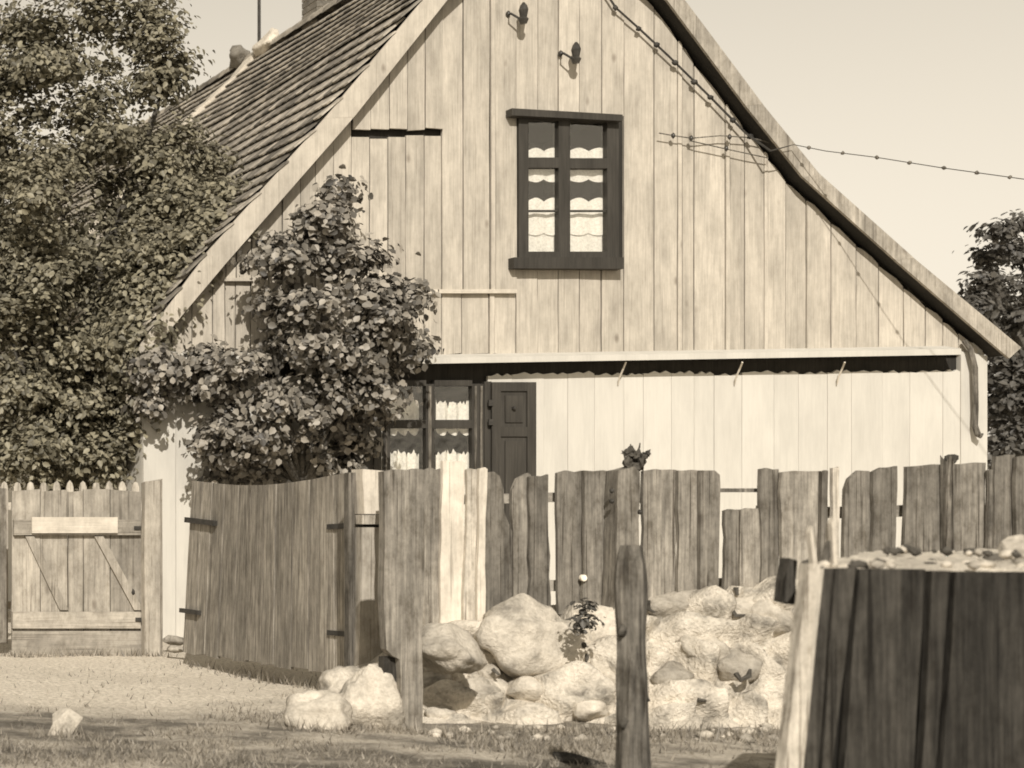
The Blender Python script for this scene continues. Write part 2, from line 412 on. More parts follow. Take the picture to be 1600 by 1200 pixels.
# whitewashed lower boards
x = 224
while x < 1499:
    w = rnd.uniform(30, 52); x1 = min(x + w, 1500)
    if x < 598 < x1: x1 = 598
    if x < 762 < x1: x1 = 762
    y0 = 560
    hd = 590 - 8 * (x - 224) / 1276 + rnd.uniform(-2, 2)  # boards stop short; dark sheathing shows and deepens the ledge shade by colour
    segs = [(998, hd)]
    if 598 <= (x + x1) / 2 <= 762: segs = [(998, 850)]
    for (yb, yt) in segs:
        board('board', XZ(x + .25, yb, D), XZ(x1 - .25, yb, D), XZ(x1 - .25, yt, D), XZ(x + .25, yt, D), D + rnd.uniform(-.003, .003), 0.03, M['white_board'], house, jit=0.0012, yaw=rnd.uniform(-.014, .014),
              tops=[XZ(x1 + (x - x1) * q, yt + (rnd.uniform(-4.5, -2) if int(q * 100) % 40 > 15 else rnd.uniform(-1, 1.5)), D) for q in (.2, .4, .6, .8)] if yt > 570 and yt < 600 else None)
    x = x1
board('corner_board', XZ(1500, 998, D), XZ(1541, 998, D), XZ(1541, 556, D), XZ(1500, 549, D), D - 0.012, 0.06, M['white_board'], house, jit=0.002)

# ledge over the lower storey
lt = [(226, 550), (450, 557), (680, 559), (1100, 552), (1502, 545)]
PD = D - 0.20
lv, lf = [], []
for i, (px, py) in enumerate(lt):
    tp = W(px, py, PD); th = 0.055
    lv += [(tp.x, PD, tp.z), (tp.x, PD, tp.z - th), (tp.x, D + 0.02, tp.z - th + 0.02), (tp.x, D + 0.02, tp.z + 0.05)]
for i in range(len(lt) - 1):
    for k in range(4): lf.append([i * 4 + k, (i + 1) * 4 + k, (i + 1) * 4 + (k + 1) % 4, i * 4 + (k + 1) % 4][::-1])
lf += [[0, 3, 2, 1][::-1], [(len(lt) - 1) * 4 + k for k in (0, 3, 2, 1)]]
mk('ledge', lv, lf, M['white_board'], house)
for hx in (970, 1152, 1312):                                  # small bright hooks under the ledge
    p = [W(hx + 8, 566, D - .17), W(hx + 4, 576, D - .10), W(hx - 2, 590, D - .05), W(hx - 4, 601, D - .02)]
    mk('hook', *tube(p, [.008, .009, .008, .005], 6), M['rail_pale'], house)
# scalloped under-edge strip in the shade of the ledge
# verge boards and soffits
def verge(T, B, side):
    for i in range(len(T) - 1):
        o = [XZ(*T[i], FR), XZ(*T[i + 1], FR), XZ(*B[i + 1], FR), XZ(*B[i], FR)]
        if side > 0: o = o[::-1]
        e = 0.002 * (i % 2)
        slab('verge_board', o, FR - e, 0.03, M['verge'] if side < 0 else M['verge_grey'], house)
    # soffit behind the board
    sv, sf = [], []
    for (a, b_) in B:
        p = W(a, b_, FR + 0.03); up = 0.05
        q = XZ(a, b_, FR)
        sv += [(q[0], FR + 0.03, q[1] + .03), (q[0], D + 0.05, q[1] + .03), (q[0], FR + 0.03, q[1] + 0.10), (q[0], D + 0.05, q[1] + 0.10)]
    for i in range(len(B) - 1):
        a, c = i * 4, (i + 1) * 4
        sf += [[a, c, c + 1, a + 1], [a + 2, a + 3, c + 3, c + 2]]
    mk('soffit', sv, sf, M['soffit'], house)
verge(LT, LB, -1); verge(RT, RB, 1)

# roof: courses of flat tiles on battens, laid on a sheet
def path3(T): return [Vector((XZ(*p, FR)[0], 0, XZ(*p, FR)[1])) for p in T]
def walk(P, s):
    for a, b_ in zip(P, P[1:]):
        L = (b_ - a).length
        if s <= L: return a + (b_ - a) * (s / L), (b_ - a).normalized()
        s -= L
    return None
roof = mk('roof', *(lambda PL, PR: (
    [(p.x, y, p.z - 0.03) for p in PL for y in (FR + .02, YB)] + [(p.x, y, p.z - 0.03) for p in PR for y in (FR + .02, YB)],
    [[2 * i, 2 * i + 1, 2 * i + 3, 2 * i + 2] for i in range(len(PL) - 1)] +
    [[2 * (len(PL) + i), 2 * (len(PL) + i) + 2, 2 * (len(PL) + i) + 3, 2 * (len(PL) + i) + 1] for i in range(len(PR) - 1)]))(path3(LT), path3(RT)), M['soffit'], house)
TL, TW, PITCH = 0.285, 0.172, 0.195
def tile_vf(c, dn, sgn, jx):
    nrm = Vector((-dn.z, 0, dn.x)) * (1 if dn.x < 0 else -1)
    if nrm.z < 0: nrm = -nrm
    ax = Vector((0, 1, 0)); hw = TW / 2 - 0.004
    v = []
    for lift in (0.0, 0.016):
        v += [c - ax * hw - dn * TL * .5 + nrm * (lift + 0.0), c + ax * hw - dn * TL * .5 + nrm * (lift + 0.0),
              c + ax * hw + dn * (TL * .42) + nrm * (lift + 0.046), c + ax * hw * .5 + dn * (TL * .52) + nrm * (lift + 0.048),
              c - ax * hw * .5 + dn * (TL * .52) + nrm * (lift + 0.048), c - ax * hw + dn * (TL * .42) + nrm * (lift + 0.046)]
    n = 6
    f = [list(range(n, 2 * n)), list(range(n - 1, -1, -1))] + [[i, (i + 1) % n, n + (i + 1) % n, n + i] for i in range(n)]
    return v, f
def sag(x, y, z):
    return 0.05 * noise.noise(Vector((x * .5, y * .35, 1))) - 0.05 * math.sin(math.pi * min(1, max(0, (y - FR) / 6.7)))
bulkV, bulkF = [], []
proto = None
for T, sgn in ((LT, -1), (RT, 1)):
    P = path3(T); tot = sum((b_ - a).length for a, b_ in zip(P, P[1:])); s = 0.14; row = 0
    if sgn > 0: P = [p + Vector((-.05, 0, -.045)) for p in P]
    while s < tot - 0.02:
        c, dn = walk(P, s); y = FR + TW * (0.5 if row % 2 else 1.0) + (-.02 if sgn < 0 else .08); col = 0
        while y < YB:
            cc = Vector((c.x, y, c.z + 0.002)); cc.z += sag(c.x, y, c.z)
            dd = (dn + Vector((0, rnd.uniform(-.03, .03), 0))).normalized()
            if rnd.random() < .03: cc += dd * rnd.uniform(.0, .03)
            v, f = tile_vf(cc, dd, sgn, 0)
            if sgn < 0 and col < 6 and c.z < 6.6 and row > 1:
                mk('tile', v, f, M['tile_one'], roof)
            else:
                k = len(bulkV); bulkV += v; bulkF += [[i + k for i in q] for q in f]
            y += TW; col += 1
        s += PITCH; row += 1
tag(mk('tile_field', bulkV, bulkF, M['tile'], roof), kind='stuff')
# ridge tiles
ridge = XZ(868, -205, FR)
for k in range(int((YB - FR) / .36)):
    y0 = FR + k * .36
    prof = [(ridge[0] + .13 * math.cos(a), ridge[1] - .05 + .12 * math.sin(a)) for a in [math.pi * i / 6 for i in range(7)]]
    v = [(px, y0, pz + .012) for px, pz in prof] + [(px, y0 + .38, pz) for px, pz in prof]
    mk('ridge_tile', v, [[i, i + 1, 8 + i, 7 + i] for i in range(6)] + [list(range(7))], M['tile_one'], roof)
# pale mortar strip down the slope with a rounded cap on the ridge
YS = 23.6
P = path3(LT); pts = []
sv, sf = [], []
s = 0.0; tot = sum((b_ - a).length for a, b_ in zip(P, P[1:])); n = 0
while s < tot - .05:
    c, dn = walk(P, s); nr = Vector((-dn.z, 0, dn.x)); nr = nr if nr.z > 0 else -nr
    h = .085 + .03 * noise.noise(Vector((s * 3, 0, 0))); w = .13 + .03 * noise.noise(Vector((s * 2.5, 4, 0)))
    cc = c + Vector((0, 0, sag(c.x, YS, c.z)))
    sv += [Vector((cc.x, YS - w, cc.z)), Vector((cc.x, YS - w, cc.z)) + nr * h, Vector((cc.x, YS + w, cc.z)) + nr * h, Vector((cc.x, YS + w, cc.z))]
    if n: sf += [[(n - 1) * 4 + k, (n - 1) * 4 + k + 1, n * 4 + k + 1, n * 4 + k] for k in range(3)]
    s += .15; n += 1
mk('mortar_strip', sv, sf, M['mortar'], roof)
stone('ridge_cap', (ridge[0] - .06, YS - .35, ridge[1] + .05), (.13, .28, .14), M['mortar'], roof, 3, .5, 3)
stone('ridge_cap', (ridge[0] - .10, YS + .42, ridge[1] + .06), (.13, .22, .15), M['brick'], roof, 3, .5, 5)
pb = Vector((ridge[0] - .02, YS + .02, ridge[1] - .1))
mk('pole', *tube([pb, pb + Vector((.0, 0, 1.3)), pb + Vector((.01, 0, 2.4))], [.022, .02, .014], 6), M['iron'], roof)
# chimney of separate brick courses
ch = W(505, 30, 22.0)
chim = box('chimney', (ch.x - .16, 21.8, ch.z - .7), (ch.x + .16, 22.2, ch.z + 1.3), M['mortar'], roof)
for k in range(24):
    z = ch.z - .62 + k * .08
    for j in range(2):
        a = ch.x - .175 + j * .178 + (0.0 if k % 2 else -.0)
        w1 = (.11 if (j == 0) == (k % 2 == 0) else .235)
        a = ch.x - .172 if j == 0 else ch.x - .172 + (.119 if k % 2 == 0 else .244)
        b2 = a + w1 if j == 0 else ch.x + .172
        box('brick', (a, 21.787 + .002 * (k % 2), z), (b2, 22.21, z + .068), M['brick'], chim)

# upper window
win = empty('window', W(890, 416, D)); win.parent = house; win.location = ORG[win.name] - ORG[house.name]
d1 = D - 0.05
fr_t = .10
for nm, a in (('frame', (811, 182, 826, 404)), ('frame', (949, 184, 967, 404)), ('mullion', (873, 184, 891, 404)),
              ('transom', (826, 246, 873, 262)), ('transom', (891, 247, 949, 263)), ('frame', (826, 393, 873, 404)), ('frame', (891, 393, 949, 404)),
              ('frame', (826, 182, 873, 189)), ('frame', (891, 184, 949, 190))):
    rect_px(nm, *a, d1 + rnd.uniform(0, .004), fr_t, M['frame'], win)
slab('head_trim', [XZ(800, 180, D - .13), XZ(973, 189, D - .13), XZ(973, 179, D - .13), XZ(800, 169, D - .13)], D - .13, .16, M['frame'], win)
slab('window_sill', [XZ(803, 419, D - .12), XZ(975, 420, D - .12), XZ(975, 402, D - .12), XZ(803, 402, D - .12)], D - .12, .16, M['frame'], win)
for a in ((826, 328, 873, 331), (891, 328, 949, 331)): rect_px('glazing_bar', *a, d1 + .02, .02, M['frame'], win)
for a in ((826, 189, 873, 246), (891, 190, 949, 247), (826, 262, 873, 328), (891, 263, 949, 328), (826, 331, 873, 393), (891, 331, 949, 393)):
    rect_px('pane', *a, d1 + .035, .004, M['glass'], win)
def curtain(x0, x1, ytop, ybot, d, parent, scal_t=0, scal_b=0, nper=3, jag=False, amp=.02):
    n = 26; v, f = [], []
    for i in range(n + 1):
        s = i / n; px = x0 + (x1 - x0) * s
        c = abs(math.sin(math.pi * s * nper))
        yt = ytop + (scal_t * (1 - c)); yb = ybot - (scal_b * (1 - c)) 
        if jag: yt += rnd.uniform(-8, 8) * (1 if i % 3 == 0 else .3)
        off = amp * math.sin(s * math.pi * nper * 2.0 + 1) + amp * .4 * math.sin(s * 23)
        a, b_ = W(px, yt, d), W(px, yb, d)
        v += [(a.x, d + off, a.z), (a.x, d + off, (a.z + b_.z) / 2), (b_.x, d + off * 1.3, b_.z)]
    for i in range(n):
        for k in range(2): f.append([3 * i + k, 3 * i + k + 1, 3 * i + 4 + k, 3 * i + 3 + k])
    return mk('curtain', v, f, M['cloth'], parent)
dc = D + .03
for (a, b_) in ((824, 876), (889, 951)):
    curtain(a, b_, 231, 249, dc, win, 5, 0, 2, amp=.006)
    curtain(a, b_, 260, 285, dc, win, 0, 5, 2, amp=.006)
    curtain(a, b_, 309, 368, dc, win, 6, 4, 2, amp=.006)
    curtain(a, b_, 362, 395, dc + .012, win, 0, 0, 2, amp=.006)
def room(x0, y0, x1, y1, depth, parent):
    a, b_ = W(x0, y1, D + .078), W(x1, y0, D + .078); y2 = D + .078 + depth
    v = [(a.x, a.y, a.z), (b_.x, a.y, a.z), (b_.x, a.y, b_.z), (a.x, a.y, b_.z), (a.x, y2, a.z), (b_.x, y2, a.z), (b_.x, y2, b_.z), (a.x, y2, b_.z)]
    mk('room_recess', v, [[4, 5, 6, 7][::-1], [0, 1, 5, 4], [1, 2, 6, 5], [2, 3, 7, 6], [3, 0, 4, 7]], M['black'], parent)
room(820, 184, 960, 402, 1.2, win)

# lower window with shutters
win2 = empty('window', W(680, 850, D)); win2.parent = house; win2.location = ORG[win2.name] - ORG[house.name]
for nm, a in (('frame', (598, 598, 610, 850)), ('frame', (738, 600, 756, 850)), ('jamb', (757, 596, 768, 850)), ('mullion', (666, 600, 679, 846)), ('transom', (610, 656, 666, 669)),
              ('transom', (679, 656, 738, 669)), ('frame', (610, 594, 666, 603)), ('frame', (679, 594, 738, 603)), ('frame', (610, 836, 666, 850)), ('frame', (679, 836, 738, 850))):
    rect_px(nm, *a, D - .015 + rnd.uniform(0, .004), .09, M['frame'], win2)
for a in ((670, 603, 674, 836), (742, 603, 745, 840), (751, 603, 754, 845), (603, 603, 605, 840)): rect_px('glazing_bar', *a, D - .028, .012, M['post'], win2)
rect_px('window_sill', 592, 850, 764, 860, D - .08, .1, M['frame'], win2)
for a in ((610, 603, 666, 656), (679, 603, 738, 656), (610, 669, 666, 836), (679, 669, 738, 836)): rect_px('pane', *a, D + .02, .004, M['glass'], win2)
for (a, b_) in ((607, 655), (682, 737)):
    curtain(a, b_, 628, 658, D + .05, win2, 3, 0, 3, True, amp=.012)
    curtain(a, b_, 664, 681, D + .06, win2, 0, 9, 3, False, amp=.012)
    curtain(a, b_, 706, 840, D + .05, win2, 4, 0, 3, True, amp=.015)
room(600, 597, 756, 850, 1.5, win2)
def shutter(x0, x1, y0=597, y1=850):
    s = empty('shutter', W((x0 + x1) / 2, y1, D)); s.parent = house; s.location = ORG[s.name] - ORG[house.name]
    d = D - .055; w = x1 - x0; a, b_ = x0 + w * .2, x1 - w * .2
    rect_px('backing', x0, y0, x1, y1, d + .02, .025, M['frame'], s)
    for q in ((x0, y0, a, y1), (b_, y0, x1, y1), (a, y0, b_, y0 + 14), (a, 667, b_, 682), (a, y1 - 14, b_, y1)): rect_px('stile', *q, d + rnd.uniform(0, .003), .019, M['frame'], s)
    for (p, q) in ((y0 + 21, 660), (689, y1 - 21)): rect_px('raised_panel', a + 7, p, b_ - 7, q, d + .006, .014, M['frame'], s)
    stone('shutter_knob', W((x0 + x1) / 2, 638, d - .01), (.022, .03, .022), M['iron'], s, 1, .05)
    for yy in (625, 655, 800): rect_px('hinge', x0 - 5, yy, x0 + 2, yy + 9, d - .012, .02, M['iron'], s)
shutter(769, 838); shutter(539, 596)

# pipe by the corner, insulators, brackets
mk('drain_pipe', *tube([W(1506, 532, D - .06), W(1516, 545, D - .07), W(1523, 575, D - .07), W(1524, 640, D - .06), W(1523, 665, D - .06), W(1528, 679, D - .09), W(1534, 681, D - .10)],
                       [.022, .026, .026, .026, .026, .028, .028], 8), M['post'], house)
for (px, py) in ((818, 25), (900, 87)):
    b0 = mk('insulator_bracket', *tube([W(px - 24, py - 3, D - .0), W(px - 20, py - 4, D - .12), W(px - 8, py + 3, D - .14), W(px, py + 8, D - .14)], [.010, .010, .010, .010], 6), M['iron'], house)
    z0 = W(px, py + 12, D - .14)
    mk('insulator', *tube([z0, z0 + Vector((0, 0, .04)), z0 + Vector((0, 0, .06)), z0 + Vector((0, 0, .13)), z0 + Vector((0, 0, .17)), z0 + Vector((0, 0, .2))], [.03, .045, .03, .042, .03, .01], 10), M['porcelain'], b0)
    stone('insulator', W(px - 24, py - 3, D - .03), (.025, .03, .035), M['porcelain'], b0, 1, .05)
for pts in ([(1030, 208), (1052, 212), (1080, 216), (1125, 212), (1172, 215), (1215, 226)], [(1078, 220), (1135, 233), (1200, 247)]):
    mk('wire_bracket', *tube([W(a, b_, D - .08) for a, b_ in pts], [.006] * len(pts), 5), M['post'], house)

for (a, b_) in ((1080, 216), (1140, 214), (1135, 232), (1052, 212)):
    stone('insulator', W(a, b_, D - .08), (.022, .022, .03), M['porcelain'], house, 1, .1)
# ------------------------------------------------------------------ string of beads on a wire
wp = [W(935, -30, D - .06), W(962, 12, D - .06), W(1000, 46, D - .05), W(1045, 88, D - .06), W(1110, 152, D - .06), W(1165, 208, D - .08), W(1204, 236, FR - .04), W(1240, 226, FR - .06),
      W(1290, 236, FR - .3), W(1370, 246, FR - .7), W(1470, 262, FR - 1.2), W(1600, 280, FR - 1.8), W(1800, 306, FR - 2.6)]
wire = mk('overhead_wire', *tube(wp, [.010] * 7 + [.004] * 6, 5), M['iron'])
tag(wire, 'dark wire with knots running down the right verge and off to the right', 'wire')
for px, py, d in [(962, 12, D - .06), (998, 45, D - .06), (1026, 70, D - .06), (1055, 98, D - .07), (1085, 128, D - .07), (1110, 152, D - .07), (1145, 188, D - .08), (1172, 213, D - .09)]:
    stone('knot', W(px, py, d), (.035, .03, .03), M['iron'], wire, 1, .2, px)
for k, px in enumerate((1264, 1317, 1370, 1421, 1475, 1527, 1578)):
    i = [q for q in range(7, 12) if W(px, 0, 10).x is not None and VX + wp[q].x * F / wp[q].y <= px <= VX + wp[q + 1].x * F / wp[q + 1].y][0]
    a, b_ = wp[i], wp[i + 1]; lo, hi = 0, 1
    for _ in range(30):
        m_ = (lo + hi) / 2; p = a + (b_ - a) * m_
        if VX + p.x * F / p.y < px: lo = m_
        else: hi = m_
    stone('knot', a + (b_ - a) * lo, (.022, .022, .02), M['post'], wire, 1, .2, k)

# ------------------------------------------------------------------ plants
def leaves_np(clumps, n, size, cs=.08, dens=.55, up=.75, asp=.75, fill=.22, ragged=1.05):
    """clumps: (x,y,z,r) world, each broken into small leaf clusters of spread cs; two folded triangles per leaf"""
    C = np.array(clumps); subs = []; mids = []; rads = []
    for c in C:
        k = max(4, int(dens * (c[3] / cs) ** 2))
        u_ = nrg.normal(size=(k, 3)); u_ /= np.linalg.norm(u_, axis=1)[:, None]
        subs.append(c[:3] + u_ * c[3] * nrg.uniform(.55, ragged, (k, 1))); mids.append(np.repeat(c[None, :3], k, 0)); rads.append(np.full(k, c[3]))
    S = np.concatenate(subs); Mi = np.concatenate(mids); Ra = np.concatenate(rads)
    amp = nrg.uniform(.55, 1.45, len(S)); w_s = amp ** 2; w_s /= w_s.sum()
    which = nrg.choice(len(S), n, p=w_s)
    g = nrg.normal(size=(n, 3)) * np.array([1, 1, .62]) * (cs * amp[which])[:, None]
    inner = nrg.random(n) < fill
    pos = S[which] + g
    u_ = nrg.normal(size=(n, 3)); u_ /= np.linalg.norm(u_, axis=1)[:, None]
    pos[inner] = (Mi[which] + u_ * (Ra[which] * nrg.random(n) ** .4 * .8)[:, None])[inner]
    out = pos - Mi[which]; out /= (np.linalg.norm(out, axis=1)[:, None] + 1e-6)
    nrm = out * .45 + g / cs * .25 + nrg.normal(size=(n, 3)) * .38 + np.array([0, -.2, up]); nrm /= np.linalg.norm(nrm, axis=1)[:, None]
    t = nrg.normal(size=(n, 3)) + np.array([0, 0, -.6]); t -= nrm * (t * nrm).sum(1)[:, None]; t /= np.linalg.norm(t, axis=1)[:, None]
    b_ = np.cross(nrm, t); s = size * nrg.uniform(.55, 1.35, (n, 1))
    v = np.empty((n, 6, 3))
    v[:, 0] = pos - t * s * .5; v[:, 1] = pos + b_ * s * asp * .42 + nrm * s * .10 - t * s * .22
    v[:, 2] = pos + b_ * s * asp * .40 + nrm * s * .08 + t * s * .15; v[:, 3] = pos + t * s * .55 - nrm * s * .10
    v[:, 4] = pos - b_ * s * asp * .40 + nrm * s * .08 + t * s * .15; v[:, 5] = pos - b_ * s * asp * .42 + nrm * s * .10 - t * s * .22
    base = np.arange(n)[:, None] * 6
    f = np.concatenate([base + [0, 1, 2, 3], base + [0, 3, 4, 5]], axis=1).reshape(-1, 4)
    return v.reshape(-1, 3), f
def px_clumps(lst, dc_, dj, squash=1.0):
    out = []
    for q in lst:
        px, py, r = q[:3]; d = q[3] if len(q) > 3 else dc_ + rnd.uniform(-dj, dj)
        p = W(px, py, d); out.append((p.x, p.y, p.z, r * d / F * squash))
    return out
def limbs(base, tips, r0, r1, mat, parent, name='trunk', fork=.4):
    parts = []; b0 = Vector(base); top = sum((Vector(t) for t in tips), Vector()) / len(tips)
    knee = b0.lerp(top, fork); knee.x = b0.x * .6 + knee.x * .4
    parts.append(tube([b0, b0.lerp(knee, .5) + Vector((.05, .03, 0)), knee], [r0, r0 * .85, r0 * .7], 9, .15))
    for t in tips:
        t = Vector(t); m_ = knee.lerp(t, .5) + Vector((rnd.uniform(-.15, .15), rnd.uniform(-.1, .1), .12))
        parts.append(tube([knee - Vector((0, 0, .05)), m_, t], [r0 * .45, r0 * .28, r1], 6, .1))
    return mk(name, *merge(*parts), mat, parent, base, True)

# big tree left of the house
tl = [(-60, 60, 170, 18.6), (90, 40, 120, 18.4), (200, 50, 75, 18.4), (255, 80, 42, 18.3), (258, 132, 24, 18.3), (60, 200, 140, 18.5), (150, 190, 60, 18.2),
      (-80, 300, 180, 18.6), (100, 330, 130, 18.3), (215, 250, 62, 18.2), (275, 232, 40, 18.4), (298, 300, 46, 18.4), (225, 365, 80, 18.0), (295, 372, 38, 17.9),
      (120, 470, 120, 18.0), (-60, 520, 180, 18.4), (200, 470, 55, 17.8), (255, 440, 32, 17.7), (140, 590, 85, 17.9), (40, 640, 120, 18.2), (178, 670, 50, 17.6),
      (-100, 700, 120, 18.2), (90, 720, 60, 17.8), (205, 600, 22, 17.3), (205, 520, 30, 17.6), (320, 250, 22, 18.6), (-10, 420, 120, 18.0), (30, 330, 90, 17.6), (20, 540, 110, 17.6), (90, 640, 70, 17.4),
      (232, 330, 50, 17.9), (270, 395, 44, 17.6), (235, 425, 44, 17.5), (300, 345, 36, 17.9), (215, 490, 40, 17.35), (250, 300, 50, 18.0), (190, 560, 40, 17.4), (312, 400, 18, 17.5), (240, 465, 26, 17.35), (215, 540, 20, 17.25), (328, 330, 20, 17.9), (200, 640, 34, 17.3), (205, 690, 26, 17.3),
      (300, 395, 34, 17.25), (280, 430, 32, 17.2), (252, 462, 30, 17.2), (232, 498, 28, 17.15), (212, 530, 26, 17.1), (322, 352, 30, 17.4), (334, 318, 24, 17.6), (200, 570, 30, 17.2), (160, 720, 34, 17.3), (120, 690, 60, 17.4), (30, 730, 50, 17.3)]
tb = W(60, 980, 18.4); tb.z = 0
tree = empty('leafy_tree', tb, 'tall leafy tree beside the tiled roof, overhanging the small gate', 'tree')
cl = px_clumps(tl, 18.2, .4)
v, f = leaves_np(cl, 135000, .060, .115, .24, fill=.14, up=.8, ragged=.98)
np_mesh('crown', v, f, M['tree'], tree, tuple(tb))
limbs(tb, [c[:3] for c in cl[::4]], .2, .02, M['bark'], tree)
# bush at the gable
bl_ = [(528, 300, 18, 16.45), (527, 335, 32), (500, 352, 36), (470, 372, 48), (425, 400, 38), (520, 400, 58), (440, 450, 58), (545, 432, 52), (600, 470, 52), (640, 456, 28), (622, 515, 36), (630, 552, 18), (560, 510, 66),
       (480, 505, 74), (425, 545, 50), (350, 588, 42), (285, 586, 34, 16.75), (250, 592, 22, 16.78), (345, 650, 34), (400, 630, 62), (480, 620, 70), (560, 580, 52), (582, 628, 22), (360, 695, 40), (425, 690, 42), (495, 712, 16), (232, 636, 11, 16.8), (445, 380, 30), (240, 573, 18, 16.78), (320, 565, 26, 16.7), (306, 612, 22, 16.75), (450, 715, 36, 16.7), (385, 725, 30, 16.7), (540, 690, 30, 16.75), (530, 640, 45, 16.6), (335, 700, 20), (350, 735, 24, 16.75), (420, 740, 30, 16.75), (490, 735, 30, 16.8), (560, 700, 24, 16.8), (545, 735, 22, 16.85)]
bb = W(470, 960, 16.5); bb.z = 0
bush = empty('leafy_bush', bb, 'broad leafed bush climbing against the plank gable, dark underneath', 'bush')
cl = px_clumps(bl_, 16.35, .18)
v, f = leaves_np(cl, 25000, .063, .075, .32, asp=.9, ragged=1.12, fill=.16, up=.5)
np_mesh('crown', v, f, M['bush'], bush, tuple(bb))
limbs(bb, [c[:3] for c in cl[::3]], .07, .01, M['bark'], bush, fork=.55)
# tree right behind the house
tr_ = [(1592, 400, 20), (1606, 450, 32), (1562, 462, 14), (1543, 436, 8), (1566, 362, 8), (1572, 392, 10), (1640, 420, 60), (1625, 520, 50), (1585, 490, 24), (1660, 600, 90), (1600, 620, 50), (1606, 690, 60), (1540, 398, 6), (1690, 500, 100), (1575, 690, 30), (1528, 462, 7), (1572, 605, 36, 22.0), (1585, 665, 44, 22.0), (1572, 565, 18, 22.0), (1560, 700, 30, 22.0), (1600, 600, 50, 22.0), (1535, 480, 10), (1552, 490, 14), (1600, 350, 7), (1598, 560, 36)]
rb = W(1700, 940, 23.5); rb.z = 0
rtree = empty('leafy_tree', rb, 'dark leafy tree behind the right eave of the house', 'tree')
cl = px_clumps(tr_, 23.5, .8)
v, f = leaves_np(cl, 17000, .08, .08, .5, ragged=1.25)
np_mesh('crown', v, f, M['tree2'], rtree, tuple(rb))
limbs(rb, [c[:3] for c in cl[::3]], .16, .02, M['bark'], rtree)

# ------------------------------------------------------------------ picket fence and small gate at the left
pk = empty('picket_fence', W(100, 1000, 15.7), 'low picket fence with white tips behind the small gate', 'fence')
x = -60
while x < 222:
    d = 15.7
    board('picket', XZ(x, 1005, d), XZ(x + 11, 1005, d), XZ(x + 11, 762, d), XZ(x, 762, d), d, .02, M['fence_pale'], pk, n=1, tops=[XZ(x + 9, 755, d), XZ(x + 5.5, 752 + rnd.uniform(-2, 2), d), XZ(x + 2, 755, d)])
    x += 20.5
for yy in (785, 940): rect_px('rail', -60, yy, 222, yy + 12, 15.722, .04, M['rail_pale'], pk)

dg = 15.0
gate1 = empty('plank_gate', W(120, 1024, dg), 'small pale plank gate with two rails and diagonal braces', 'gate')
gx = [18, 63, 106, 130, 172, 222]
for a, b_ in zip(gx, gx[1:]):
    board('plank', XZ(a + .7, 1019, dg), XZ(b_ - .9, 1019, dg), XZ(b_ - .9, 767 + rnd.uniform(-3, 3), dg), XZ(a + .7, 767 + rnd.uniform(-3, 3), dg), dg + rnd.uniform(-.004, .004), .025, M['gate'], gate1, yaw=rnd.uniform(-.03, .03))
rect_px('rail', 22, 812, 220, 836, dg - .045, .04, M['gate_rail'], gate1)
rect_px('rail', 50, 808, 184, 833, dg - .066, .02, M['rail_pale'], gate1)
rect_px('rail', 20, 956, 220, 982, dg - .045, .04, M['gate_rail'], gate1)
rect_px('rail', 19, 986, 221, 1025, dg - .035, .03, M['gate_rail'], gate1)
for (xa, ya, xb, yb) in ((38, 838, 92, 953), (146, 838, 208, 953)):
    slab('brace', [XZ(xb, yb, dg), XZ(xb + 14, yb, dg), XZ(xa + 14, ya, dg), XZ(xa, ya, dg)], dg - .032, .026, M['gate'], gate1)
for (a, b_) in ((210, 822), (212, 965)):
    rect_px('hinge', a, b_, a + 14, b_ + 6, dg - .055, .012, M['iron'], gate1)
stone('bolt', W(208, 925, dg - .03), (.02, .02, .03), M['iron'], gate1, 1, .1)
def post(name, x0, x1, yt, yb, d, mat, label, cat='post', taper=0.0, depth=.14, lean=0.0, group=None):
    n = 6; v, f = [], []
    for i in range(n + 1):
        s = i / n; y = yb + (yt - yb) * s; cx = (x0 + x1) / 2 + lean * s; hw = (x1 - x0) / 2 * (1 - taper * s)
        for (a, b_) in ((-1, 0), (-.6, -.25), (.6, -.25), (1, 0), (1, .8), (-1, .8)):
            p = W(cx + a * hw, y, d); v.append((p.x + rnd.uniform(-.004, .004), d + b_ * depth + rnd.uniform(-.004, .004), p.z + (rnd.uniform(-.03, .02) if i == n else 0)))
    m = 6
    for i in range(n):
        for k in range(m): f.append([i * m + k, i * m + (k + 1) % m, (i + 1) * m + (k + 1) % m, (i + 1) * m + k])
    f += [list(range(m))[::-1], list(range(n * m, n * m + m))]
    o = mk(name, v, f, mat)
    return tag(o, label, cat, group) if label else o
post('gate_post', 226, 254, 751, 1024, 14.85, M['gate'], 'square grey post to the right of the small gate', depth=.1)
lf_ = empty('board_fence', W(-20, 1010, 14.95), 'sliver of grey board fence left of the small gate', 'fence')
for a, b_ in ((-70, -28), (-26, 10)):
    board('plank', XZ(a, 1004, 14.95), XZ(b_, 1004, 14.95), XZ(b_, 763, 14.95), XZ(a, 762, 14.95), 14.95, .025, M['fence'], lf_)
stone('field_stone', W(272, 1000, 15.4), (.10, .09, .05), M['stoneg'], None, 2, .2, 31)
tag(bpy.data.objects['field_stone'], 'small stone at the foot of the white wall between the gates', 'stone', 'loose field stones')
s_ = stone('field_stone', W(274, 1014, 14.6), (.09, .08, .035), M['stonew'], None, 2, .2, 34)
tag(s_, 'flat pale stone below the left end of the big gate', 'stone', 'loose field stones')

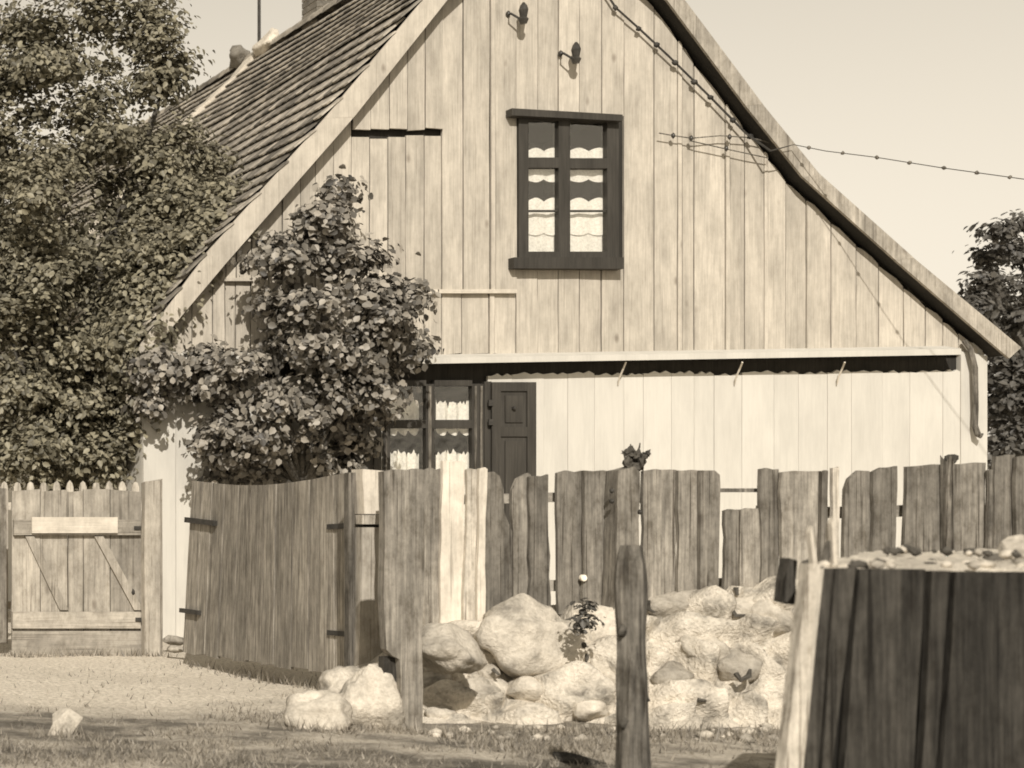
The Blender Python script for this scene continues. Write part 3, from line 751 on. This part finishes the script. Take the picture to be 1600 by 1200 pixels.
# ------------------------------------------------------------------ big streaky gate standing open
TLc, BLc = W(300, 751, 14.0), W(285, 1019, 14.0); TRc, BRc = W(550, 739, 11.5), W(553, 1058, 11.5)
gate2 = empty('plank_gate', BRc, 'wide dark streaked gate of narrow vertical planks standing ajar', 'gate')
gn = (BRc - BLc).cross(TLc - BLc).normalized()
if gn.x > 0: gn = -gn                                          # facing the camera side
us = [0]
while us[-1] < 1: us.append(us[-1] + rnd.uniform(.065, .11))
us[-1] = 1.0
def topu(u_):
    p = TLc.lerp(TRc, u_); p.z -= .055 * math.sin(math.pi * min(1, u_ * 1.05)) ; return p
for a, b_ in zip(us, us[1:]):
    g = .0022; a2, b2 = a + g, b_ - g; off = gn * rnd.uniform(-.006, .006)
    q = [BLc.lerp(BRc, a2), BLc.lerp(BRc, b2), topu(b2), topu(a2)]
    q[0].z += rnd.uniform(-.012, .012); q[1].z += rnd.uniform(-.012, .012)
    rows = 4; v, f = [], []
    for i in range(rows + 1):
        s = i / rows; l, r = q[0].lerp(q[3], s), q[1].lerp(q[2], s)
        j = Vector((0, rnd.uniform(-.004, .004), 0)); k2 = Vector((0, rnd.uniform(-.004, .004), 0))
        for p, jj in ((l, j), (r, k2)): v += [p + jj + off, p + jj + off - gn * .026]
    for i in range(rows):
        A = i * 4; B = A + 4
        f += [[A, A + 2, B + 2, B], [A + 1, B + 1, B + 3, A + 3], [A, B, B + 1, A + 1], [A + 2, A + 3, B + 3, B + 2]]
    f += [[0, 1, 3, 2], [rows * 4, rows * 4 + 2, rows * 4 + 3, rows * 4 + 1]]
    mk('plank', v, f, M['biggate'], gate2)
def gp(u_, w_2, off): 
    return BLc.lerp(BRc, u_).lerp(topu(u_), w_2) + gn * off
def strap(name, u0, u1, w0, w1, off, th, mat):
    v = []
    for o_ in (off + th, off):
        v += [gp(u0, w0, o_), gp(u1, w0, o_), gp(u1, w1, o_), gp(u0, w1, o_)]
    mk(name, v, [[0, 1, 2, 3], [7, 6, 5, 4], [0, 4, 5, 1], [1, 5, 6, 2], [2, 6, 7, 3], [3, 7, 4, 0]], mat, gate2)
strap('hinge', .88, 1.012, .73, .755, .004, .014, M['iron']); strap('hinge', .88, 1.01, .195, .22, .004, .014, M['iron'])  # dark bars stand in for the rails' shadows at this end
strap('latch', -.01, .20, .755, .785, .004, .03, M['iron']); strap('latch', -.01, .12, .23, .255, .004, .03, M['iron'])
for w0 in (.20, .73): strap('rail', .02, .98, w0, w0 + .09, -.075, .045, M['post'])

# gate post with its pale cap block
gpst = empty('gate_post', W(580, 1040, 11.1), 'grey gate post with a pale block nailed to its top', 'post')
dgp = 11.1
board('shaft', XZ(560, 1045, dgp), XZ(600, 1045, dgp), XZ(597, 824, dgp), XZ(564, 824, dgp), dgp, .12, M['gate'], gpst, jit=.006)
board('cap_block', XZ(566, 803, dgp), XZ(598, 803, dgp), XZ(599, 736, dgp), XZ(563, 733, dgp), dgp - .03, .15, M['fence_white'], gpst)
rect_px('spacer', 566, 804.5, 598, 819, dgp - .02, .14, M['fence_pale'], gpst)
rect_px('core', 567, 819.5, 596, 824, dgp + .03, .08, M['iron'], gpst)
board('dark_jamb', XZ(551, 1045, dgp), XZ(559, 1045, dgp), XZ(562, 738, dgp), XZ(552, 738, dgp), dgp + .06, .06, M['post'], gpst)

# ------------------------------------------------------------------ board fence on the stone bank
def df(px): return 10.75 - .75 * (px - 600) / 1000
fence = empty('board_fence', W(1100, 960, df(1100)), 'long weathered fence of uneven upright boards on the stone bank', 'fence')
FB = [  # x0t x1t ytl ytr x0b x1b yb mat
    (600, 651, 739, 737, 599, 645, 1010, 'fence'), (664, 689, 734, 732, 655, 685, 1000, 'fence'), (690, 727, 720, 722, 686, 722, 1000, 'fence_white'),
    (727.5, 744, 734, 733, 722.5, 740, 1000, 'fence_pale'), (744.5, 757, 732, 733, 740.5, 752, 1000, 'fence_white'),
    (829, 859, 745, 741, 830, 863, 965, 'fence'), (871, 912, 739, 735, 873, 911, 960, 'fence'), (912.7, 955, 735, 737, 911.7, 952, 955, 'fence'),
    (1004, 1032, 736, 734, 1004, 1031, 945, 'fence'), (1032.6, 1060, 734, 734, 1031.6, 1060, 945, 'fence'), (1060.7, 1092, 735, 735, 1060.7, 1092, 945, 'fence'),
    (1130, 1155, 798, 796, 1130, 1155, 945, 'fence'), (1155.7, 1186, 797, 794, 1155.7, 1186, 945, 'fence'),
    (1187, 1216, 733, 733, 1188, 1218, 940, 'fence_dark'), (1221, 1279, 738, 736, 1220, 1276, 970, 'fence'),
    (1283, 1293, 736, 736, 1282, 1293, 960, 'fence'), (1302, 1312, 731, 729, 1300, 1312, 960, 'fence_pale'),
    (1366, 1404, 737, 728, 1364, 1401, 970, 'fence_dark'), (1420, 1479, 729, 726, 1409, 1474, 980, 'fence_dark'),
    (1489, 1545, 725, 723, 1484, 1541, 980, 'fence_dark'), (1557, 1588, 713, 711, 1552, 1586, 980, 'fence_dark'), (1590, 1640, 714, 714, 1588, 1640, 980, 'fence_dark'),
    (1642, 1690, 712, 713, 1640, 1690, 980, 'fence'), (1546, 1556, 735, 735, 1542.5, 1551, 980, 'post')]
for x0, x1, ytl, ytr, b0, b1, yb, mm in FB:
    d = df((x0 + x1) / 2); o_ = rnd.uniform(-.018, .018)
    board('board', XZ(b0, yb, d), XZ(b1, yb, d), XZ(x1, ytr, d), XZ(x0, ytl, d), d + o_ - (.02 if mm == 'fence_white' else 0), .026, M[mm], fence, jit=.007, n=6,
          tops=[XZ(x1 + (x0 - x1) * q, (ytl + ytr) / 2 + rnd.uniform(-2.5, 1.5), d) for q in (.3, .65)], yaw=rnd.uniform(-.06, .06))
d = df(770)
slab('board', [XZ(*p, d) for p in ((754, 1000), (800, 1000), (800, 830), (788, 800), (787, 765), (781, 744), (772, 737), (758, 738), (757, 870))], d, .026, M['fence'], fence)
slab('board', [XZ(*p, d) for p in ((800.8, 960), (829, 960), (828, 742), (823, 739), (806, 748), (799, 765), (798, 800), (800.6, 835))], d - .012, .026, M['fence'], fence)
d = df(1107)
slab('board', [XZ(*p, d) for p in ((1092.8, 945), (1120, 945), (1122, 850), (1124, 760), (1123, 742), (1115, 735), (1092.8, 735))], d - .01, .026, M['fence'], fence)
d = df(1340)
slab('board', [XZ(*p, d) for p in ((1316, 970), (1363, 970), (1365, 742), (1358, 736), (1342, 735), (1327, 748), (1321, 765))], d, .026, M['fence_dark'], fence)
for (xa, xb, ya, yb) in ((600, 1125, 771, 786), (1125, 1190, 763, 769), (1190, 1690, 790, 808), (600, 1690, 905, 922)):
    da, db = df(xa) + .055, df(xb) + .055; n = 8
    v = []
    for i in range(n + 1):
        px = xa + (xb - xa) * i / n; dd = df(px) + .056
        for (yy, o_) in ((yb, 0), (ya, 0), (ya, .05), (yb, .05)):
            p = W(px, yy + (2 * math.sin(i) if xb - xa > 100 else 0), dd); v.append((p.x, dd + o_, p.z))
    f = [[i * 4 + k, i * 4 + (k + 1) % 4, (i + 1) * 4 + (k + 1) % 4, (i + 1) * 4 + k][::-1] for i in range(n) for k in range(4)] + [[0, 1, 2, 3], [n * 4 + k for k in (3, 2, 1, 0)]]
    mk('rail', v, f, M['gate_rail'] if xb - xa > 100 else M['post'], fence)
dd = df(911); c = W(911, 903, dd - .028); sg = 20
mk('round_tag', [(c.x + .017 * math.cos(2 * math.pi * i / sg) , c.y - .012, c.z + .019 * math.sin(2 * math.pi * i / sg)) for i in range(sg)] +
   [(c.x + .017 * math.cos(2 * math.pi * i / sg), c.y + .012, c.z + .019 * math.sin(2 * math.pi * i / sg)) for i in range(sg)],
   [list(range(sg))] + [[i, sg + i, sg + (i + 1) % sg, (i + 1) % sg] for i in range(sg)], M['enamel'], fence)
# fence posts
fp = empty('fence_post', W(980, 950, df(980) - .08), 'pale fence post with a gnarled knob on top, behind the dark post', 'post')
dfp = df(980) - .1
board('shaft', XZ(958, 960, dfp), XZ(1000, 960, dfp), XZ(1000, 738, dfp), XZ(967, 735, dfp), dfp, .12, M['fence'], fp, jit=.008, n=5, tops=[XZ(992, 729, dfp), XZ(978, 733, dfp)])
for (px, py, rx, rz, sd) in ((984, 728, .042, .05, 2), (990, 712, .034, .04, 4), (1000, 722, .03, .045, 7), (982, 708, .02, .02, 8), (1010, 709, .016, .022, 9), (1004, 714, .018, .016, 6)):
    stone('knob', W(px, py, dfp + .05), (rx, .04, rz), M['bark'], fp, 3, .9, sd, True)
for a, b_, c, e in ((978, 720, 972, 704), (996, 706, 1000, 692), (1008, 714, 1016, 702), (988, 708, 985, 694)):
    mk('twig', *tube([W(a, b_, dfp + .04), W((a + c) / 2 + 1, (b_ + e) / 2, dfp + .05), W(c, e, dfp + .04)], [.007, .005, .003], 5), M['bark'], fp)
for (px, py) in ((956, 767), (956, 783), (1000, 800)):
    stone('bolt', W(px, py, dfp - .005), (.014, .02, .016), M['iron'], fp, 1, .1)
sp = post('fence_post', 1479, 1490, 716, 980, df(1484) - .02, M['post'], 'thin dark fence post with a pointed top among the right-hand boards', depth=.05)
stone('knob', W(1487, 718, df(1484)), (.032, .03, .034), M['bark'], sp, 2, .3, 12)
spo = empty('split_post', W(640, 1143, 9.95), 'broad split post planted among the boulders in front of the fence', 'post')
slab('shaft', [XZ(a, b_, 9.95) for a, b_ in ((627, 1146), (660, 1146), (661, 1080), (659, 1000), (663, 900), (662, 820), (665, 735), (652, 732), (640, 735), (622, 733), (600, 737), (602, 830), (599, 930), (604, 1015), (612, 1024), (624, 1030), (627, 1060), (625, 1100))], 9.95, .07, M['fence'], spo)
board('slot_shade', XZ(609, 1138, 9.95), XZ(625.5, 1144, 9.95), XZ(625, 1027, 9.95), XZ(606, 1028, 9.95), 10.0, .06, M['tar'], spo, jit=.004)  # dark strip stands in for the shaded slot beside the post
lp = []; lr = []
for i in range(15):
    q = i / 14; p = W(990 - 5 * q, 1262 + (852 - 1262) * q, 7.5); lp.append(p)
    lr.append((.064 - .010 * q + .002 * math.sin(q * 17)) * (1 if i < 13 else .95 if i < 14 else .66))
v, f = tube(lp, lr, 12, .12)
v = [Vector(p) + Vector((.010 * noise.noise(Vector((p[0] * 40, p[1] * 40, p[2] * 3))), -.012 * noise.noise(Vector((p[0] * 45, p[1] * 45, p[2] * 2 + 5))), .0)) for p in v]
lpost = tag(mk('log_post', v, f, M['post'], None, W(990, 1250, 7.5)), 'rough dark knotted post standing alone in the grass before the fence', 'post')
for (px, py, r) in ((972, 985, .022), (1008, 1090, .02), (975, 1130, .024), (1002, 930, .018)):
    stone('knot', W(px, py, 7.47), (r, r, r * 1.3), M['bark'], lpost, 1, .3, px)

# ------------------------------------------------------------------ stone bank under the fence
bank = empty('stone_bank', W(900, 1100, 10.4), 'bank of limewashed field boulders and rubble carrying the board fence', 'stone wall')
# rubble body
cx0, cx1 = 590, 1560; nu, nv = 260, 44; bv, bf = [], []
def bank_top(px):
    pts = [(560, 1060), (620, 1040), (690, 990), (760, 985), (830, 975), (900, 950), (960, 945), (1060, 940), (1130, 925), (1200, 905), (1260, 915), (1400, 930), (1600, 930)]
    return lerp_line(pts, x=px)
for i in range(nu):
    px = cx0 + (cx1 - cx0) * i / (nu - 1); d0 = df(px)
    zt_ = W(px, bank_top(px), d0 + .08).z
    for j in range(nv):
        s = j / (nv - 1)                                       # 0 top-back .. 1 foot
        if s < .3: y = d0 + .35 - (s / .3) * .40; z = zt_
        else:
            q = (s - .3) / .7; y = d0 - .05 - .42 * q ** 1.15; z = zt_ * (1 - q) - .05 * q
        X = (px - VX) * d0 / F
        vd = noise.voronoi(Vector((X * 3.6 + .25 * noise.noise(Vector((X * 5, 0, z * 5))), 0, z * 4.6 + .4 * noise.noise(Vector((X * 4, 3, z * 4))))))[0]
        nn = -.035 + .13 * min(1, (vd[1] - vd[0]) * 2.8) + .05 * noise.noise(Vector((X * 2.1, y * 2, z * 3))) + .03 * noise.noise(Vector((X * 9, y * 8, z * 10))) + .012 * noise.noise(Vector((X * 24, y * 20, z * 24)))
        e = min(1, s * 4) * (1 if s < .93 else .5); y -= .16 * max(0, s - .6) * noise.noise(Vector((X * 2.7, 0, 2))) + .10 * max(0, s - .7) * noise.noise(Vector((X * 8, 0, 5)))
        bv.append((X, y - nn * e, z + nn * .7 * e))
for i in range(nu - 1):
    for j in range(nv - 1): bf.append([i * nv + j, i * nv + j + 1, (i + 1) * nv + j + 1, (i + 1) * nv + j])
mk('rubble_fill', bv, bf, M['lime'], bank, smooth=True)
ST = [  # px py rx ry d depthr mat seed rot
    (828, 1000, 84, 58, 10.15, .24, 'stonew', 2, 0.1), (706, 1018, 45, 36, 10.05, .2, 'stonew', 5, .0), (858, 1025, 30, 46, 10.0, .10, 'stoneg', 8, -.2), (1098, 1018, 44, 38, 9.95, .13, 'stoneg', 11, 0),
    (1062, 950, 56, 34, 10.1, .18, 'stoneg', 14, 0), (1160, 955, 40, 32, 10.05, .14, 'stonew', 17, .2), (1205, 965, 36, 34, 10.0, .15, 'stonew', 51, .3), (1150, 1045, 30, 26, 9.8, .1, 'stoneg', 54, 0), (820, 1078, 32, 22, 9.85, .1, 'stonew', 48, 0), (1050, 1062, 30, 24, 9.8, .1, 'stoneg', 60, .1), (948, 985, 36, 40, 10.15, .16, 'stonew', 20, 0), (955, 1045, 40, 40, 9.95, .14, 'stonew', 23, .3),
    (568, 1102, 48, 64, 10.15, .22, 'stonew', 27, .1), (498, 1118, 44, 36, 10.0, .18, 'stonew', 30, 0), (540, 1080, 42, 34, 10.4, .17, 'stonew', 33, .2), (680, 1078, 26, 36, 10.0, .12, 'stonew', 35, 0),
    (768, 1052, 20, 15, 9.95, .08, 'stoneg', 38, 0), (917, 1108, 24, 18, 9.75, .1, 'stonew', 41, 0), (742, 1085, 34, 24, 9.95, .1, 'stonew', 44, .2), 
    
    (880, 1080, 26, 18, 9.8, .08, 'stonew', 62, 0), (642, 1050, 24, 30, 10.3, .1, 'stoneg', 65, 0), (690, 1118, 22, 14, 9.85, .07, 'stonew', 71, 0), (625, 1125, 16, 12, 9.95, .06, 'stonew', 77, 0)]
FREE = (5, 27, 30, 33)
for px, py, rx, ry, d, dr, mm, sd, rot in ST:
    if sd not in FREE:
        d0 = df(px); zt_ = W(px, bank_top(px), d0 + .08).z; zc = W(px, py, d).z
        q = min(1, max(0, 1 - zc / zt_)); d = d0 - .05 - .42 * q ** 1.15 + dr * (.05 if sd == 2 else .48 if mm == 'stonew' else .6)
    stone('boulder', W(px, py, d), (rx * d / F * 1.12, dr, ry * d / F * 1.12), M[mm], bank, 4 if rx > 35 else 3, .26, sd, rot=rot)
for pts, r_ in (([(1013, 938), (1014, 952), (1024, 957)], .013), ([(1088, 966), (1097, 972), (1104, 968)], .016), ([(1128, 925), (1139, 945), (1150, 962), (1172, 961)], .011), ([(1150, 1052), (1158, 1062), (1170, 1056), (1172, 1046)], .014), ([(1090, 1094), (1104, 1095)], .014),
                ([(912, 1005), (918, 1022), (916, 1034)], .014), ([(905, 1045), (912, 1048)], .018), ([(880, 972), (893, 966)], .012), ([(1150, 918), (1152, 930)], .014), ([(770, 1046), (780, 1054)], .013)):
    def fy(a, b_):
        d0 = df(a); zt_ = W(a, bank_top(a), d0 + .08).z; zc = W(a, b_, d0 - .2).z; q = min(1, max(0, 1 - zc / zt_)); return d0 - .05 - .42 * q ** 1.15 - .03
    mk('dark_gap', *tube([W(a, b_, fy(a, b_)) for a, b_ in pts], [r_] * (len(pts) - 1) + [r_ * .5], 6, .5), M['bark'], bank)  # dark tubes stand in for shaded gaps between the stones
for k in range(60):
    px = rnd.uniform(680, 1230); d = rnd.uniform(9.45, 9.95); r = rnd.uniform(.012, .04)
    stone('pebble', ((px - VX) * d / F, d, gz((px - VX) * d / F, d) + r * .4), (r * 1.3, r, r * .8), M['stonew'] if rnd.random() < .7 else M['stoneg'], bank, 1, .3, k)

# ------------------------------------------------------------------ loose things on the turf
pc = W(100, 1150, 9.7); q = lambda a, b_, c: (pc.x + a, pc.y + b_, c)
s_ = mk('field_stone', [q(-.10, -.02, -.01), q(0.0, -.10, -.01), q(.055, .03, -.01), q(-.04, .09, -.01), q(-.07, -.03, .055), q(-.01, -.08, .075), q(.085, -.06, .095), q(.085, .04, .11), q(0.01, .08, .13), q(-.045, .06, .10), q(.02, -.02, .142)],
   [[0, 1, 5, 4], [1, 6, 5], [1, 2, 7, 6], [2, 3, 8, 7], [3, 0, 4, 9], [3, 9, 8], [4, 5, 10], [5, 6, 10], [6, 7, 10], [7, 8, 10], [8, 9, 10], [9, 4, 10], [0, 3, 2, 1]], M['stonew'])
tag(s_, 'angular pale stone lying alone on the turf before the small gate', 'stone', 'loose field stones')
s_ = stone('timber_scrap', W(905, 1190, 8.55), (.13, .09, .035), M['tar'], None, 2, .35, 97, rot=-.25)
tag(s_, 'dark scrap of timber lying in the grass beside the knotted post', 'scrap')
pc = W(912, 968, 10.05)
weed = empty('weed', W(912, 1000, 10.05), 'dark little weed growing between boulders below the round white tag', 'plant')
v, f = leaves_np([(pc.x, pc.y, pc.z, .06), (pc.x + .02, pc.y, pc.z + .05, .05), (pc.x - .02, pc.y, pc.z - .06, .05)], 170, .035, .03, .6)
np_mesh('leaves', v, f, M['tree2'], weed, tuple(ORG[weed.name]))

# ------------------------------------------------------------------ tarred plank bin, near right
db_ = 6.0
bin_ = empty('plank_bin', W(1430, 1360, db_), 'near bin of tarred dark planks heaped with pale sand', 'bin')
BB = [(1284, 1301, 1250, 1277, 887, 'tar'), (1304, 1336, 1281, 1298, 888, 'tar'), (1346, 1450, 1321, 1432, 889, 'tar'), (1456, 1484, 1440, 1462, 892, 'tar'), (1493, 1610, 1474, 1603, 893, 'tar'), (1615, 1700, 1609, 1700, 896, 'tar'), (1703, 1800, 1703, 1800, 898, 'tar')]
for a, b_, c, e, yt, mm in BB:
    k = (1358 - yt) / (1200 - yt)
    c2, e2 = a + (c - a) * k, b_ + (e - b_) * k
    board('plank', XZ(c2, 1358, db_), XZ(e2, 1358, db_), XZ(b_, yt + rnd.uniform(-1, 2), db_), XZ(a, yt, db_), db_ + rnd.uniform(-.012, .012), .03, M[mm], bin_, jit=.003, yaw=rnd.uniform(-.05, .05))
board('corner_post', XZ(1196, 1358, db_), XZ(1222, 1358, db_), XZ(1272, 882, db_), XZ(1255, 880, db_), db_ - .03, .045, M['fence_pale'], bin_, jit=.004)
board('side_strip', XZ(1222, 1358, db_), XZ(1232, 1358, db_), XZ(1281, 888, db_), XZ(1275, 888, db_), db_ - .02, .05, M['fence_pale'], bin_, jit=.002)
# side wall running back, and the dark inner face
pA, pB = W(1262, 886, db_), W(1180, 1358, db_)
SD = .84                                                       # the side runs back and to the right
mk('side_board', [pA + Vector((.03, .06, 0)), pA + Vector((.03 + 1.5 * SD, 1.56, -.02)), pB + Vector((.06 + 1.5 * SD, 1.56, 0)), pB + Vector((.06, .06, 0)),
                  pA + Vector((.06, .06, 0)), pA + Vector((.06 + 1.5 * SD, 1.56, -.02)), pB + Vector((.09 + 1.5 * SD, 1.56, 0)), pB + Vector((.09, .06, 0))],
   [[0, 1, 2, 3], [7, 6, 5, 4], [0, 4, 5, 1], [3, 2, 6, 7], [0, 3, 7, 4], [1, 5, 6, 2]], M['tar'], bin_)
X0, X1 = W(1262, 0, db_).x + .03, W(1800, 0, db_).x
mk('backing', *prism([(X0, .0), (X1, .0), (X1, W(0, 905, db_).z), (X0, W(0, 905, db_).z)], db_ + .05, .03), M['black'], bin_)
sv, sf = [], []; nu, nv = 50, 16
for i in range(nu):
    for j in range(nv):
        q = j / (nv - 1); Y = db_ + .035 + 1.5 * q; XL = X0 + .04 + 1.5 * SD * q; X = XL + (X1 + 1.2 - XL) * (i / (nu - 1)) ** 1.5
        zz = W(0, 893, db_).z + .02 * q + .018 * noise.noise(Vector((X * 7, Y * 7, 0))) + .015 * noise.noise(Vector((X * 18, Y * 18, 5))) - (.03 if j == 0 else 0) + .012
        sv.append((X, Y, zz))
for i in range(nu - 1):
    for j in range(nv - 1): sf.append([i * nv + j, (i + 1) * nv + j, (i + 1) * nv + j + 1, i * nv + j + 1])
mk('sand_fill', sv, sf, M['sand'], bin_, smooth=True)
for (px, yt, lean, w, mm) in ((1272, 822, -6, 7, 'fence_white'), (1290, 812, 8, 5, 'fence_pale'), (1303, 808, -3, 6, 'fence_white'), (1282, 845, 12, 8, 'post')):
    d = db_ + .12 + rnd.uniform(0, .1)
    slab('splinter', [XZ(px, 895, d), XZ(px + w, 895, d), XZ(px + w * .8 + lean, yt + 18, d), XZ(px + w * .4 + lean, yt, d), XZ(px + lean, yt + 10, d)], d, .02, M[mm], bin_)
board('stub', XZ(1224, 940, db_ + .3), XZ(1244, 945, db_ + .3), XZ(1246, 876, db_ + .3), XZ(1234, 872, db_ + .3), db_ + .3, .05, M['tar'], bin_)
for (px, py, r, mm, sd, lb) in ((1594, 858, .055, 'stonew', 101, 'white stone lying on the sand of the tarred bin'), (1555, 876, .03, 'bark', 103, 'dark clod on the bin sand beside the white stone'), (1456, 880, .018, 'bark', 105, 'tiny dark clod on the bin sand left of the other clods'),
                            (1575, 872, .028, 'bark', 107, 'dark clod tucked under the white stone on the bin')):
    o = stone('field_stone' if mm == 'stonew' else 'clod', W(px, py, 6.6), (r * 1.25, r, r), M[mm], None, 2, .35, sd, mm == 'stonew')
    tag(o, lb, 'stone' if mm == 'stonew' else 'clod')

for k in range(46):
    X_ = W(rnd.uniform(1300, 1700), 0, db_ + .1).x; Y_ = db_ + rnd.uniform(.05, .35); r_ = rnd.uniform(.008, .024)
    stone('crumb', (X_, Y_, W(0, 893, db_).z + .012 + r_ * .3), (r_ * 1.5, r_, r_ * .9), M['stonew'] if k % 4 else M['bark'], bin_, 1, .4, k + 50)
for k in range(26):
    X_ = W(rnd.uniform(1500, 1660), 0, 6.5).x; Y_ = rnd.uniform(6.25, 7.0); r_ = rnd.uniform(.008, .022)
    stone('crumb', (X_, Y_, W(0, 893, db_).z + .045 + r_ * .3), (r_ * 1.4, r_, r_), M['bark'] if k % 3 else M['stonew'], bin_, 1, .4, k)
# ------------------------------------------------------------------ turf
n = 120000
d = 7.0 + nrg.random(n) ** .9 * 7.5
px = nrg.uniform(-80, 1680, n); X = (px - VX) * d / F
def fbm(x, y, s):
    return np.array([noise.noise(Vector((a * s, b_ * s, 7.7))) for a, b_ in zip(x, y)])
dens = fbm(X, d, .9) * .6 + fbm(X, d, 3.1) * .7 + .36 - np.clip((d - 10.4) / 2.0, 0, 1) * .75 - np.clip((620 - px) / 400, 0, 1) * np.clip((d - 8.6) / 1.0, 0, 1) * .35
keep = (nrg.random(n) < np.clip(dens * 1.6, .02, 1)) & ~((d > 9.85) & (px > 640)) & (d < 14.3)
X, d = X[keep], d[keep]; n = len(X)
zz = np.array([gz(a, b_) for a, b_ in zip(X, d)])
h = nrg.uniform(.012, .045, n); ang = nrg.uniform(0, 6.28, n); wd = nrg.uniform(.0025, .006, n); ln = nrg.normal(0, .6, (n, 2)) * h[:, None]
v = np.empty((n, 3, 3))
v[:, 0] = np.stack([X - np.cos(ang) * wd, d - np.sin(ang) * wd, zz - .004], 1)
v[:, 1] = np.stack([X + np.cos(ang) * wd, d + np.sin(ang) * wd, zz - .004], 1)
v[:, 2] = np.stack([X + ln[:, 0], d + ln[:, 1], zz + h], 1)
tv = []
feet = [((px_ - VX) * d_ / F, d_) for px_, d_ in [(p_, 9.62 + .1 * math.sin(p_)) for p_ in range(700, 1240, 14)] + [(p_, 7.38) for p_ in (965, 985, 1005, 1018)] + [(p_, 9.78) for p_ in (470, 500, 540, 575, 605, 640, 668)]
        + [(288 + 262 * q_ / 14, 14.0 - 2.5 * (q_ / 14)) for q_ in range(15)] + [(p_, 14.8) for p_ in range(0, 260, 11)] + [(p_, 9.55) for p_ in (70, 85, 112, 128)] + [(1190 + k_ * 6, 5.93) for k_ in range(10)]]
for fx, fy in feet:
    for _ in range(rnd.randint(8, 30)):
        x_, y_ = fx + rnd.gauss(0, .06), fy + rnd.gauss(0, .05); h_ = rnd.uniform(.02, .10); a_ = rnd.uniform(0, 6.28); w_3 = rnd.uniform(.003, .006)
        z_ = gz(x_, y_) - .004
        tv += [(x_ - math.cos(a_) * w_3, y_ - math.sin(a_) * w_3, z_), (x_ + math.cos(a_) * w_3, y_ + math.sin(a_) * w_3, z_), (x_ + rnd.gauss(0, .4) * h_, y_ + rnd.gauss(0, .4) * h_, z_ + h_)]
v = np.concatenate([v.reshape(-1, 3), np.array(tv)]).reshape(-1, 3, 3); n = len(v)
tag(np_mesh('grass', v.reshape(-1, 3), np.arange(3 * n).reshape(-1, 3), M['grass'], None, (0, 0, 0)), 'short dry grass scattered over the trodden turf', 'grass', kind='stuff')
